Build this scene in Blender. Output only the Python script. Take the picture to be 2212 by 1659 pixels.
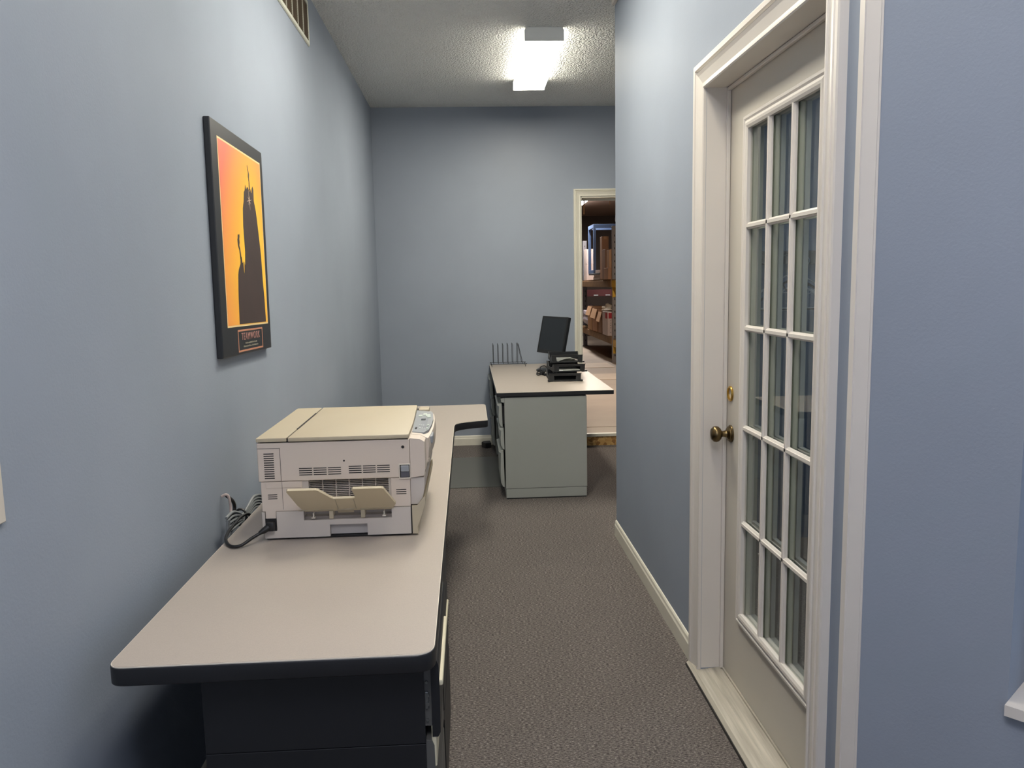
import bpy, bmesh, math, random
from mathutils import Vector, Matrix
random.seed(7)
PI = math.pi
for o in list(bpy.data.objects): bpy.data.objects.remove(o)
S = bpy.context.scene
C = S.collection

# ------------------------------------------------------------------ camera
cam_d = bpy.data.cameras.new('camera'); cam = bpy.data.objects.new('camera', cam_d); C.objects.link(cam)
Rw = [[0.9982948759, -0.0549951148, -0.0195672710],
      [-0.0262316831, -0.1232026052, -0.9920347861],
      [0.0521463282, 0.9908565262, -0.1244351439]]
m = Matrix.Identity(4)
for i in range(3):
    m[i][0] = Rw[0][i]; m[i][1] = -Rw[1][i]; m[i][2] = -Rw[2][i]
m[0][3], m[1][3], m[2][3] = 0, 0, 1.45
cam.matrix_world = m
cam_d.sensor_width = 36; cam_d.lens = 27.85; cam_d.clip_start = .02; cam_d.clip_end = 100
S.camera = cam

# ------------------------------------------------------------------ world, exposure
w = bpy.data.worlds.new('world'); S.world = w; w.use_nodes = True
w.node_tree.nodes['Background'].inputs[0].default_value = (.55, .65, .85, 1)
w.node_tree.nodes['Background'].inputs[1].default_value = .35
S.view_settings.view_transform = 'Standard'; S.view_settings.look = 'None'
S.view_settings.gamma = 1; S.view_settings.use_curve_mapping = False
S.view_settings.exposure = 2.2
LAMP = 13.0          # office fixtures
def area(name, loc, rot, sx, sy, power, col):
    d = bpy.data.lights.new(name, 'AREA'); d.shape = 'RECTANGLE'; d.size = sx; d.size_y = sy
    d.energy = power; d.color = col
    o = bpy.data.objects.new(name, d); o.location = loc; o.rotation_euler = rot; C.objects.link(o); return o
# added cool fill behind the camera, stands for daylight; no window built
area('rear_cool_fill', (-.1, -2.3, 1.75), (PI/2, 0, 0), 1.3, 1.1, 3, (.76, .83, 1.0))
# added fill lamp in the closet, brightens the room behind the glass door
area('closet_fill', (2.35, 2.7, 2.7), (0, 0, 0), .5, .5, 2.2, (.80, .88, 1.0))

# ------------------------------------------------------------------ materials
def s2l(c):
    return tuple((v/12.92 if v <= .04045 else ((v+.055)/1.055)**2.4) for v in [x/255 for x in c]) + (1,)
def mat(name, col, rough=.5, metal=0, spec=.5, bump=None, vary=None, coat=0, bscale_obj=True):
    """bump=(scale,strength,distance) vary=(scale,amount)"""
    M = bpy.data.materials.new(name); M.use_nodes = True
    nt = M.node_tree; b = nt.nodes['Principled BSDF']
    c = s2l(col)
    b.inputs['Base Color'].default_value = c
    b.inputs['Roughness'].default_value = rough; b.inputs['Metallic'].default_value = metal
    b.inputs['Specular IOR Level'].default_value = spec; b.inputs['Coat Weight'].default_value = coat
    tc = nt.nodes.new('ShaderNodeTexCoord')
    if bump:
        n = nt.nodes.new('ShaderNodeTexNoise'); n.inputs['Scale'].default_value = bump[0]; n.inputs['Detail'].default_value = 3
        nt.links.new(tc.outputs['Object'], n.inputs['Vector'])
        bp = nt.nodes.new('ShaderNodeBump'); bp.inputs['Strength'].default_value = bump[1]; bp.inputs['Distance'].default_value = bump[2]
        nt.links.new(n.outputs['Fac'], bp.inputs['Height']); nt.links.new(bp.outputs['Normal'], b.inputs['Normal'])
    if vary:
        n = nt.nodes.new('ShaderNodeTexNoise'); n.inputs['Scale'].default_value = vary[0]; n.inputs['Detail'].default_value = 4
        nt.links.new(tc.outputs['Object'], n.inputs['Vector'])
        r = nt.nodes.new('ShaderNodeValToRGB')
        a = vary[1]
        r.color_ramp.elements[0].position = .3; r.color_ramp.elements[1].position = .7
        r.color_ramp.elements[0].color = tuple(v*(1-a) for v in c[:3])+(1,)
        r.color_ramp.elements[1].color = tuple(min(1, v*(1+a)) for v in c[:3])+(1,)
        nt.links.new(n.outputs['Fac'], r.inputs['Fac']); nt.links.new(r.outputs['Color'], b.inputs['Base Color'])
    return M
def emis(name, col, strength):
    M = bpy.data.materials.new(name); M.use_nodes = True; nt = M.node_tree
    nt.nodes.remove(nt.nodes['Principled BSDF'])
    e = nt.nodes.new('ShaderNodeEmission'); e.inputs[0].default_value = col; e.inputs[1].default_value = strength
    nt.links.new(e.outputs[0], nt.nodes['Material Output'].inputs[0]); return M

M = {}
M['wall'] = mat('wall_paint', (146, 154, 166), .9, spec=0, bump=(170, .25, .0015), vary=(2.2, .03))
def eggshell(Mt, fac, rough):
    """weak constant gloss over the paint"""
    nt = Mt.node_tree; b = nt.nodes['Principled BSDF']; out = nt.nodes['Material Output']
    g = nt.nodes.new('ShaderNodeBsdfGlossy'); g.inputs['Roughness'].default_value = rough; mx = nt.nodes.new('ShaderNodeMixShader'); mx.inputs[0].default_value = fac
    for l in list(nt.links):
        if l.to_socket == b.inputs['Normal']: nt.links.new(l.from_socket, g.inputs['Normal'])
    nt.links.new(b.outputs[0], mx.inputs[1]); nt.links.new(g.outputs[0], mx.inputs[2]); nt.links.new(mx.outputs[0], out.inputs[0])
eggshell(M['wall'], .022, .42)
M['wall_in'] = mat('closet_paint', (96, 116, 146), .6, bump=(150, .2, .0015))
M['trim'] = mat('trim_paint', (214, 208, 200), .38, vary=(4, .015))
M['trim_far'] = mat('trim_paint_cream', (216, 212, 198), .4, vary=(9, .03))
M['door'] = mat('door_paint', (196, 190, 178), .45, bump=(120, .1, .0008))
M['laminate'] = mat('desk_laminate', (168, 158, 148), .42, vary=(420, .05), spec=.4)
M['lamrim'] = mat('laminate_edge_highlight', (214, 206, 192), .4)  # pale laminate edge with its highlight put into the colour
M['band'] = mat('black_edge_band', (26, 27, 30), .45, bump=(200, .15, .0006))
M['black_panel'] = mat('black_steel', (22, 24, 28), .5, bump=(300, .1, .0004))
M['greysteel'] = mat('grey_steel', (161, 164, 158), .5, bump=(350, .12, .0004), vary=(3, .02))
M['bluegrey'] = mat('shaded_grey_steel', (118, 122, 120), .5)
M['darkgrey'] = mat('dark_grey_steel', (84, 84, 82), .5)
M['pull'] = mat('cream_pull_lit_edge', (205, 198, 172), .35)  # cream of the far pull, also the painted lit drawer edges
M['latch'] = mat('zinc_latch', (120, 124, 124), .35, metal=.8)
M['cop'] = mat('copier_plastic', (204, 191, 178), .5, bump=(500, .12, .0003))
M['copy'] = mat('copier_plastic_yellowed', (178, 167, 144), .5, bump=(500, .12, .0003))
M['tray'] = mat('exit_tray_plastic', (208, 194, 164), .5)
M['coplow'] = mat('copier_plastic_grey', (190, 182, 174), .5)
M['cgrey'] = mat('copier_grey_panel', (142, 146, 150), .4)
M['cdark'] = mat('dark_slot', (24, 23, 24), .7)
M['cbtn'] = mat('button_grey', (186, 192, 192), .35)
M['cgreen'] = mat('grey_green_button', (196, 206, 196), .35)
M['lcd'] = mat('lcd_dark', (52, 56, 54), .2)
M['rubber'] = mat('black_rubber', (20, 20, 22), .45)
M['black'] = mat('black_plastic', (26, 27, 29), .38)
M['blackm'] = mat('black_plastic_matte', (36, 37, 38), .55)
M['screen'] = mat('monitor_screen', (30, 34, 38), .35)
M['wire'] = mat('black_wire', (30, 32, 32), .4, metal=.3)
M['gcable'] = mat('grey_cable', (128, 132, 134), .45)
M['brass'] = mat('antique_brass', (112, 96, 68), .3, metal=1)
M['brassb'] = mat('bright_brass', (205, 165, 82), .22, metal=1)
M['mat'] = mat('plastic_floor_mat', (92, 92, 88), .38, bump=(90, .15, .001))
M['posterblk'] = mat('black_poster_board', (34, 36, 39), .42, bump=(300, .1, .0004))
M['cream_line'] = mat('cream_border_print', (238, 206, 150), .5)
M['rock'] = mat('dark_rock_print', (62, 48, 44), .5, vary=(14, .10))
M['copper'] = mat('copper_print', (190, 132, 104), .5)
M['letter'] = mat('pink_grey_letter_print', (176, 130, 122), .5)
M['tiny'] = mat('tan_tiny_print', (150, 146, 128), .5)
M['spark'] = mat('spark_print', (255, 226, 196), .5)
M['ventw'] = mat('vent_enamel', (196, 196, 182), .45)
M['ventb'] = mat('vent_louver', (132, 116, 96), .55)
M['ventdark'] = mat('duct_dark', (40, 34, 30), .8)
M['endcap'] = mat('fixture_enamel', (234, 236, 234), .45)
M['conc'] = mat('warehouse_concrete', (160, 146, 132), .65, vary=(1.3, .10), bump=(40, .1, .002))
M['conc2'] = mat('pale_board', (186, 168, 146), .6, vary=(6, .06))
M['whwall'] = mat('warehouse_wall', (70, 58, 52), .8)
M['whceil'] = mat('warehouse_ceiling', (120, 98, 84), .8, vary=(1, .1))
M['postgrey'] = mat('rack_post_grey', (138, 132, 130), .5, metal=.2)
M['postdk'] = mat('rack_post_dark', (92, 90, 94), .55, metal=.2)
M['yellow'] = mat('yellow_paint', (214, 170, 60), .45)
M['beamw'] = mat('worn_wood', (128, 98, 66), .65, vary=(9, .22))
M['card'] = mat('cardboard', (170, 128, 98), .75, vary=(5, .06))
M['card2'] = mat('cardboard_dark', (142, 106, 82), .75, vary=(5, .08))
M['cardl'] = mat('cardboard_light', (192, 152, 116), .75, vary=(5, .05))
M['whitebox'] = mat('white_carton', (190, 174, 168), .6, vary=(12, .05))
M['paper'] = mat('crumpled_paper', (214, 202, 184), .7, bump=(20, .6, .02))
M['redlabel'] = mat('red_label', (168, 34, 48), .5)
M['bluemetal'] = mat('blue_frame_paint', (84, 104, 140), .5)
M['redbeam'] = mat('dark_red_beam', (84, 40, 40), .6)
M['bag'] = mat('grey_plastic_bag', (150, 140, 146), .4, bump=(14, .6, .02))
M['white'] = mat('white_plastic', (225, 228, 230), .3)
M['hang'] = mat('clear_white_plastic', (190, 198, 205), .25)
M['cream_plate'] = mat('cream_switch_plate', (206, 198, 186), .4)

# wall paint: slightly streaky roller sheen
def carpet():
    Mt = bpy.data.materials.new('carpet'); Mt.use_nodes = True; nt = Mt.node_tree; b = nt.nodes['Principled BSDF']
    b.inputs['Roughness'].default_value = .95; b.inputs['Specular IOR Level'].default_value = .1
    tc = nt.nodes.new('ShaderNodeTexCoord'); mp = nt.nodes.new('ShaderNodeMapping')
    mp.inputs['Scale'].default_value = (100, 270, 1)
    nt.links.new(tc.outputs['Object'], mp.inputs['Vector'])
    n = nt.nodes.new('ShaderNodeTexNoise'); n.inputs['Scale'].default_value = 1.0; n.inputs['Detail'].default_value = 4; n.inputs['Roughness'].default_value = .75
    nt.links.new(mp.outputs[0], n.inputs['Vector'])
    r = nt.nodes.new('ShaderNodeValToRGB'); e = r.color_ramp.elements
    e[0].position = .36; e[0].color = s2l((48, 44, 44)); e[1].position = .66; e[1].color = s2l((196, 190, 182))
    for p, c in ((.45, (98, 92, 90)), (.53, (122, 115, 111)), (.6, (146, 139, 133))):
        x = e.new(p); x.color = s2l(c)
    nt.links.new(n.outputs['Fac'], r.inputs['Fac'])
    n2 = nt.nodes.new('ShaderNodeTexNoise'); n2.inputs['Scale'].default_value = 5; n2.inputs['Detail'].default_value = 3
    nt.links.new(tc.outputs['Object'], n2.inputs['Vector'])
    mx = nt.nodes.new('ShaderNodeMix'); mx.data_type = 'RGBA'; mx.blend_type = 'MULTIPLY'; mx.inputs[0].default_value = 1
    r2 = nt.nodes.new('ShaderNodeValToRGB'); r2.color_ramp.elements[0].color = (.86, .86, .86, 1); r2.color_ramp.elements[1].color = (1, 1, 1, 1)
    nt.links.new(n2.outputs['Fac'], r2.inputs['Fac'])
    nt.links.new(r.outputs[0], mx.inputs[6]); nt.links.new(r2.outputs[0], mx.inputs[7]); nt.links.new(mx.outputs[2], b.inputs['Base Color'])
    bp = nt.nodes.new('ShaderNodeBump'); bp.inputs['Strength'].default_value = 1.0; bp.inputs['Distance'].default_value = .005
    nt.links.new(n.outputs['Fac'], bp.inputs['Height']); nt.links.new(bp.outputs[0], b.inputs['Normal'])
    return Mt
M['carpet'] = carpet()
def popcorn():
    Mt = bpy.data.materials.new('popcorn_ceiling'); Mt.use_nodes = True; nt = Mt.node_tree; b = nt.nodes['Principled BSDF']
    b.inputs['Base Color'].default_value = s2l((236, 237, 234)); b.inputs['Roughness'].default_value = .9
    b.inputs['Specular IOR Level'].default_value = .15
    tc = nt.nodes.new('ShaderNodeTexCoord')
    v = nt.nodes.new('ShaderNodeTexVoronoi'); v.inputs['Scale'].default_value = 85; v.feature = 'SMOOTH_F1'
    n = nt.nodes.new('ShaderNodeTexNoise'); n.inputs['Scale'].default_value = 95; n.inputs['Detail'].default_value = 3
    nt.links.new(tc.outputs['Object'], v.inputs['Vector']); nt.links.new(tc.outputs['Object'], n.inputs['Vector'])
    ad = nt.nodes.new('ShaderNodeMath'); ad.operation = 'SUBTRACT'
    nt.links.new(n.outputs['Fac'], ad.inputs[0]); nt.links.new(v.outputs['Distance'], ad.inputs[1])
    bp = nt.nodes.new('ShaderNodeBump'); bp.inputs['Strength'].default_value = .9; bp.inputs['Distance'].default_value = .016
    nt.links.new(ad.outputs[0], bp.inputs['Height']); nt.links.new(bp.outputs[0], b.inputs['Normal'])
    return Mt
M['ceil'] = popcorn()
def glass():
    Mt = bpy.data.materials.new('window_glass'); Mt.use_nodes = True; nt = Mt.node_tree
    nt.nodes.remove(nt.nodes['Principled BSDF'])
    ge = nt.nodes.new('ShaderNodeNewGeometry'); dt = nt.nodes.new('ShaderNodeVectorMath'); dt.operation = 'DOT_PRODUCT'
    nt.links.new(ge.outputs['Incoming'], dt.inputs[0]); nt.links.new(ge.outputs['Normal'], dt.inputs[1])
    def mth(op, a, b_):
        x = nt.nodes.new('ShaderNodeMath'); x.operation = op
        for i, q in enumerate((a, b_)):
            if isinstance(q, (int, float)): x.inputs[i].default_value = q
            else: nt.links.new(q, x.inputs[i])
        return x
    ab = mth('ABSOLUTE', dt.outputs['Value'], 0); om = mth('SUBTRACT', 1, ab.outputs[0]); pw = mth('POWER', om.outputs[0], 5)
    fr = mth('ADD', mth('MULTIPLY', pw.outputs[0], .96).outputs[0], .04)
    g = nt.nodes.new('ShaderNodeBsdfGlossy'); g.inputs['Roughness'].default_value = .0
    t = nt.nodes.new('ShaderNodeBsdfTransparent'); t.inputs[0].default_value = (.96, .98, .975, 1)
    mx = nt.nodes.new('ShaderNodeMixShader')
    nt.links.new(fr.outputs[0], mx.inputs[0]); nt.links.new(t.outputs[0], mx.inputs[1]); nt.links.new(g.outputs[0], mx.inputs[2])
    nt.links.new(mx.outputs[0], nt.nodes['Material Output'].inputs[0]); return Mt
M['glass'] = glass()
def sunset():
    Mt = bpy.data.materials.new('sunset_print'); Mt.use_nodes = True; nt = Mt.node_tree; b = nt.nodes['Principled BSDF']
    b.inputs['Roughness'].default_value = .45
    tc = nt.nodes.new('ShaderNodeTexCoord'); sp = nt.nodes.new('ShaderNodeSeparateXYZ'); nt.links.new(tc.outputs['Object'], sp.inputs[0])
    def mth(op, a, c2):
        x = nt.nodes.new('ShaderNodeMath'); x.operation = op
        for i, q in enumerate((a, c2)):
            if isinstance(q, (int, float)): x.inputs[i].default_value = q
            else: nt.links.new(q, x.inputs[i])
        return x.outputs[0]
    dy = mth('MULTIPLY', mth('SUBTRACT', sp.outputs[1], .11), 1.9); dz = mth('MULTIPLY', mth('SUBTRACT', sp.outputs[2], .10), .9)
    d = mth('SQRT', mth('ADD', mth('MULTIPLY', dy, dy), mth('MULTIPLY', dz, dz)), 0)
    # extra red towards the upper left of the print
    up = mth('MULTIPLY', mth('ADD', sp.outputs[2], .1), 1.1)
    d2 = mth('ADD', d, mth('MAXIMUM', up, 0))
    r = nt.nodes.new('ShaderNodeValToRGB'); e = r.color_ramp.elements
    e[0].position = .12; e[0].color = s2l((255, 222, 60)); e[1].position = 1.0; e[1].color = s2l((232, 122, 96))
    for p, c in ((.35, (252, 196, 52)), (.55, (248, 176, 62)), (.78, (242, 152, 78))):
        x = e.new(p); x.color = s2l(c)
    nt.links.new(d2, r.inputs['Fac']); nt.links.new(r.outputs[0], b.inputs['Base Color']); return Mt
M['sunset'] = sunset()
def osb():
    Mt = bpy.data.materials.new('strand_board'); Mt.use_nodes = True; nt = Mt.node_tree; b = nt.nodes['Principled BSDF']; b.inputs['Roughness'].default_value = .7
    tc = nt.nodes.new('ShaderNodeTexCoord'); v = nt.nodes.new('ShaderNodeTexVoronoi'); v.inputs['Scale'].default_value = 38
    n = nt.nodes.new('ShaderNodeTexNoise'); n.inputs['Scale'].default_value = 9; n.inputs['Detail'].default_value = 3
    mx0 = nt.nodes.new('ShaderNodeMix'); mx0.data_type = 'VECTOR'; mx0.inputs[0].default_value = .12
    nt.links.new(tc.outputs['Object'], n.inputs['Vector'])
    nt.links.new(tc.outputs['Object'], mx0.inputs[4]); nt.links.new(n.outputs['Color'], mx0.inputs[5]); nt.links.new(mx0.outputs[1], v.inputs['Vector'])
    sp = nt.nodes.new('ShaderNodeSeparateColor'); nt.links.new(v.outputs['Color'], sp.inputs[0])
    r = nt.nodes.new('ShaderNodeValToRGB'); e = r.color_ramp.elements
    e[0].color = s2l((146, 104, 58)); e[1].color = s2l((214, 178, 116)); x = e.new(.5); x.color = s2l((190, 148, 88))
    nt.links.new(sp.outputs[0], r.inputs['Fac']); nt.links.new(r.outputs[0], b.inputs['Base Color']); return Mt
M['osb'] = osb()
def alu_threshold():
    Mt = mat('worn_threshold', (176, 166, 146), .5)
    nt = Mt.node_tree; b = nt.nodes['Principled BSDF']; tc = nt.nodes.new('ShaderNodeTexCoord'); mp = nt.nodes.new('ShaderNodeMapping')
    mp.inputs['Scale'].default_value = (60, 3, 20); nt.links.new(tc.outputs['Object'], mp.inputs[0])
    n = nt.nodes.new('ShaderNodeTexNoise'); n.inputs['Scale'].default_value = 1; n.inputs['Detail'].default_value = 5; nt.links.new(mp.outputs[0], n.inputs['Vector'])
    r = nt.nodes.new('ShaderNodeValToRGB'); r.color_ramp.elements[0].position = .3; r.color_ramp.elements[1].position = .7
    r.color_ramp.elements[0].color = s2l((146, 140, 128)); r.color_ramp.elements[1].color = s2l((190, 184, 170))
    nt.links.new(n.outputs['Fac'], r.inputs[0]); nt.links.new(r.outputs[0], b.inputs['Base Color']); return Mt
M['threshold'] = alu_threshold()
def diffuser_mat(name, strength, half, warm, side=.24):
    Mt = bpy.data.materials.new(name); Mt.use_nodes = True; nt = Mt.node_tree
    nt.nodes.remove(nt.nodes['Principled BSDF'])
    tc = nt.nodes.new('ShaderNodeTexCoord'); sp = nt.nodes.new('ShaderNodeSeparateXYZ'); nt.links.new(tc.outputs['Object'], sp.inputs[0])
    a = nt.nodes.new('ShaderNodeMath'); a.operation = 'ABSOLUTE'; nt.links.new(sp.outputs[0], a.inputs[0])
    r = nt.nodes.new('ShaderNodeMapRange'); r.inputs[1].default_value = 0; r.inputs[2].default_value = half*.5; r.inputs[3].default_value = .55; r.inputs[4].default_value = 1
    nt.links.new(a.outputs[0], r.inputs[0])
    y = nt.nodes.new('ShaderNodeMath'); y.operation = 'ABSOLUTE'; nt.links.new(sp.outputs[1], y.inputs[0])
    r2 = nt.nodes.new('ShaderNodeMapRange'); r2.inputs[1].default_value = .50; r2.inputs[2].default_value = .62; r2.inputs[3].default_value = 1; r2.inputs[4].default_value = .35
    nt.links.new(y.outputs[0], r2.inputs[0])
    mu = nt.nodes.new('ShaderNodeMath'); mu.operation = 'MULTIPLY'; nt.links.new(r.outputs[0], mu.inputs[0]); nt.links.new(r2.outputs[0], mu.inputs[1])
    ge = nt.nodes.new('ShaderNodeNewGeometry'); sn = nt.nodes.new('ShaderNodeSeparateXYZ'); nt.links.new(ge.outputs['True Normal'], sn.inputs[0])
    az = nt.nodes.new('ShaderNodeMath'); az.operation = 'ABSOLUTE'; nt.links.new(sn.outputs[2], az.inputs[0])
    r3 = nt.nodes.new('ShaderNodeMapRange'); r3.inputs[3].default_value = side; r3.inputs[4].default_value = 1; nt.links.new(az.outputs[0], r3.inputs[0])   # prismatic sides are dimmer than the lens below
    m3 = nt.nodes.new('ShaderNodeMath'); m3.operation = 'MULTIPLY'; nt.links.new(mu.outputs[0], m3.inputs[0]); nt.links.new(r3.outputs[0], m3.inputs[1])
    mu2 = nt.nodes.new('ShaderNodeMath'); mu2.operation = 'MULTIPLY'; nt.links.new(m3.outputs[0], mu2.inputs[0]); mu2.inputs[1].default_value = strength
    e = nt.nodes.new('ShaderNodeEmission'); e.inputs[0].default_value = warm
    nt.links.new(mu2.outputs[0], e.inputs[1]); nt.links.new(e.outputs[0], nt.nodes['Material Output'].inputs[0]); return Mt

# ------------------------------------------------------------------ mesh helpers
def BM(): return bmesh.new()
def box(bm, x0, x1, y0, y1, z0, z1, bev=0, seg=2):
    r = bmesh.ops.create_cube(bm, size=1)
    vs = r['verts']
    for v in vs:
        v.co = Vector(((x0+x1)/2+v.co.x*(x1-x0), (y0+y1)/2+v.co.y*(y1-y0), (z0+z1)/2+v.co.z*(z1-z0)))
    if bev:
        es = {e for v in vs for e in v.link_edges}
        bmesh.ops.bevel(bm, geom=list(es), offset=bev, segments=seg, affect='EDGES', profile=.5)
    return bm
def bx(*a, **k): return box(BM(), *a, **k)
def prism(bm, pts, axis, a, b, bev=0, seg=2):
    """extrude polygon pts (2D) along axis from a to b. axis x: pts=(y,z); y: (x,z); z: (x,y)"""
    def mk(p, t):
        if axis == 'x': return (t, p[0], p[1])
        if axis == 'y': return (p[0], t, p[1])
        return (p[0], p[1], t)
    lo = [bm.verts.new(mk(p, a)) for p in pts]; hi = [bm.verts.new(mk(p, b)) for p in pts]
    n = len(pts)
    f1 = bm.faces.new(lo); f2 = bm.faces.new(hi)
    fs = [f1, f2]
    for i in range(n): fs.append(bm.faces.new((lo[i], lo[(i+1) % n], hi[(i+1) % n], hi[i])))
    bmesh.ops.recalc_face_normals(bm, faces=fs)
    if bev:
        es = list(set(f1.edges) | set(f2.edges))
        bmesh.ops.bevel(bm, geom=es, offset=bev, segments=seg, affect='EDGES', profile=.5)
    return bm
def tube(bm, pts, r, seg=8, close=False, cap=True):
    pts = [Vector(p) for p in pts]; rings = []; n = len(pts)
    up = None
    for i, p in enumerate(pts):
        if close: t = (pts[(i+1) % n]-pts[i-1]).normalized()
        else: t = (pts[min(i+1, n-1)]-pts[max(i-1, 0)]).normalized()
        if up is None:
            up = Vector((0, 0, 1)) if abs(t.z) < .9 else Vector((1, 0, 0))
        u = (up-t*up.dot(t)).normalized(); up = u; v = t.cross(u)
        rr = r[i] if isinstance(r, (list, tuple)) else r
        rings.append([bm.verts.new(p+u*math.cos(2*PI*k/seg)*rr+v*math.sin(2*PI*k/seg)*rr) for k in range(seg)])
    for i in range(n if close else n-1):
        a, b = rings[i], rings[(i+1) % n]
        for k in range(seg):
            bm.faces.new((a[k], a[(k+1) % seg], b[(k+1) % seg], b[k]))
    if cap and not close:
        bm.faces.new(list(reversed(rings[0]))); bm.faces.new(rings[-1])
    return bm
def smooth_path(pts, k=6):
    P = [Vector(p) for p in pts]; out = []
    for i in range(len(P)-1):
        p0 = P[max(i-1, 0)]; p1 = P[i]; p2 = P[i+1]; p3 = P[min(i+2, len(P)-1)]
        for j in range(k):
            t = j/k
            out.append(.5*((2*p1)+(-p0+p2)*t+(2*p0-5*p1+4*p2-p3)*t*t+(-p0+3*p1-3*p2+p3)*t**3))
    out.append(P[-1]); return out
def lathe(bm, prof, origin, axis, seg=24):
    """prof: list (dist along axis, radius)"""
    ax = Vector(axis).normalized(); u = ax.orthogonal().normalized(); v = ax.cross(u); rings = []
    for d, r in prof:
        c = Vector(origin)+ax*d
        rings.append([bm.verts.new(c+(u*math.cos(2*PI*k/seg)+v*math.sin(2*PI*k/seg))*max(r, 1e-4)) for k in range(seg)])
    for a, b in zip(rings, rings[1:]):
        for k in range(seg): bm.faces.new((a[k], a[(k+1) % seg], b[(k+1) % seg], b[k]))
    bm.faces.new(list(reversed(rings[0]))); bm.faces.new(rings[-1]); return bm
def rounded(pts, rad, seg=6):
    """round polygon corners, rad list or number"""
    out = []; n = len(pts)
    for i in range(n):
        p = Vector(pts[i]).to_2d(); a = Vector(pts[i-1]).to_2d(); b = Vector(pts[(i+1) % n]).to_2d()
        r = rad[i] if isinstance(rad, (list, tuple)) else rad
        if not r: out.append(tuple(p)); continue
        da = (a-p).normalized(); db = (b-p).normalized()
        for j in range(seg+1):
            t = j/seg
            q = (p+da*r)*(1-t)**2+p*2*t*(1-t)+(p+db*r)*t*t
            out.append(tuple(q))
    return out
def inset(pts, d):
    """offset polygon inwards by d (negative = outwards)"""
    n = len(pts); A = sum(pts[i][0]*pts[(i+1) % n][1]-pts[(i+1) % n][0]*pts[i][1] for i in range(n)); s = 1 if A > 0 else -1
    out = []
    for i in range(n):
        p = Vector(pts[i]); a = Vector(pts[i-1]); b = Vector(pts[(i+1) % n])
        e1 = (p-a).normalized(); e2 = (b-p).normalized()
        n1 = Vector((-e1.y, e1.x))*s; n2 = Vector((-e2.y, e2.x))*s
        nn = (n1+n2); L = max(nn.length, 1e-6); nn /= L
        k = d/max(nn.dot(n1), .4)
        out.append(tuple(p+nn*k))
    return out
def obj(name, bm, material, parent=None, smooth=False, origin=None):
    """link a bmesh written in world coordinates as one object; children are stored relative to their parent"""
    off = Vector((0, 0, 0)); q = parent
    while q is not None: off += q.location; q = q.parent
    if origin is not None: off = Vector(origin)
    bmesh.ops.recalc_face_normals(bm, faces=bm.faces)
    bmesh.ops.translate(bm, verts=bm.verts, vec=-off)
    me = bpy.data.meshes.new(name); bm.to_mesh(me); bm.free()
    mats = material if isinstance(material, (list, tuple)) else [material]
    for x in mats: me.materials.append(x)
    if smooth:
        for p in me.polygons: p.use_smooth = True
        me.set_sharp_from_angle(angle=math.radians(40))
    o = bpy.data.objects.new(name, me); C.objects.link(o)
    if parent is not None: o.parent = parent
    elif origin is not None: o.location = off
    return o
def loc_part(name, bm, material, parent, smooth=False):
    """bmesh in the parent's local coordinates"""
    bmesh.ops.recalc_face_normals(bm, faces=bm.faces)
    me = bpy.data.meshes.new(name); bm.to_mesh(me); bm.free(); me.materials.append(material)
    if smooth:
        for p in me.polygons: p.use_smooth = True
        me.set_sharp_from_angle(angle=math.radians(40))
    o = bpy.data.objects.new(name, me); C.objects.link(o); o.parent = parent; return o
def thing(name, label, cat, loc=(0, 0, 0), rot=(0, 0, 0), group=None):
    o = bpy.data.objects.new(name, None); C.objects.link(o); o.location = loc; o.rotation_euler = rot; o.empty_display_size = .1
    o['label'] = label; o['category'] = cat
    if group: o['group'] = group
    return o
def tag(o, label, cat, group=None, kind=None):
    o['label'] = label; o['category'] = cat
    if group: o['group'] = group
    if kind: o['kind'] = kind
    return o
def struct(name, bm, material, smooth=False, origin=None):
    o = obj(name, bm, material, smooth=smooth, origin=origin); o['kind'] = 'structure'; return o
def sroot(name, loc=(0, 0, 0)):
    o = bpy.data.objects.new(name, None); C.objects.link(o); o.location = loc; o['kind'] = 'structure'; return o

XL, XR, YB, HC = -.802, .822, 7.14, 2.99
# ------------------------------------------------------------------ room shell
struct('floor', bx(XL-.1, 3.1, -2.6, YB+.02, -.05, 0), M['carpet'])
struct('ceiling', bx(XL-.1, 3.1, -2.6, YB+.02, HC, HC+.08), M['ceil'])
struct('wall_left', bx(XL-.1, XL, -2.6, YB+.1, 0, HC+.02), M['wall'])
# back wall with the doorway to the warehouse
b = BM(); DX0, DX1, DZ = 1.018, 1.84, 2.215
box(b, XL-.05, DX0, YB, YB+.14, 0, HC); box(b, DX0, DX1, YB, YB+.14, DZ, HC); box(b, DX1, 3.1, YB, YB+.14, 0, HC)
struct('wall_back', b, M['wall'])
struct('wall_front', bx(XL-.1, 3.1, -2.6, -2.5, 0, HC), M['wall'])
# right wall (door opening Y 1.82..2.735)
OY0, OY1, OZ = 1.812, 2.738, 2.10
b = BM(); box(b, XR, XR+.12, OY1, 4.41, 0, HC); box(b, XR, XR+.12, OY0, OY1, OZ, HC); box(b, XR, XR+.12, 1.655, OY0, 0, HC)
struct('wall_right', b, M['wall'])
struct('wall_far_side', bx(XR+.12, 3.0, 4.29, 4.41, 0, HC), M['wall'])
struct('wall_far_end', bx(3.0, 3.1, 4.29, YB+.02, 0, HC), M['wall'])
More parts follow.
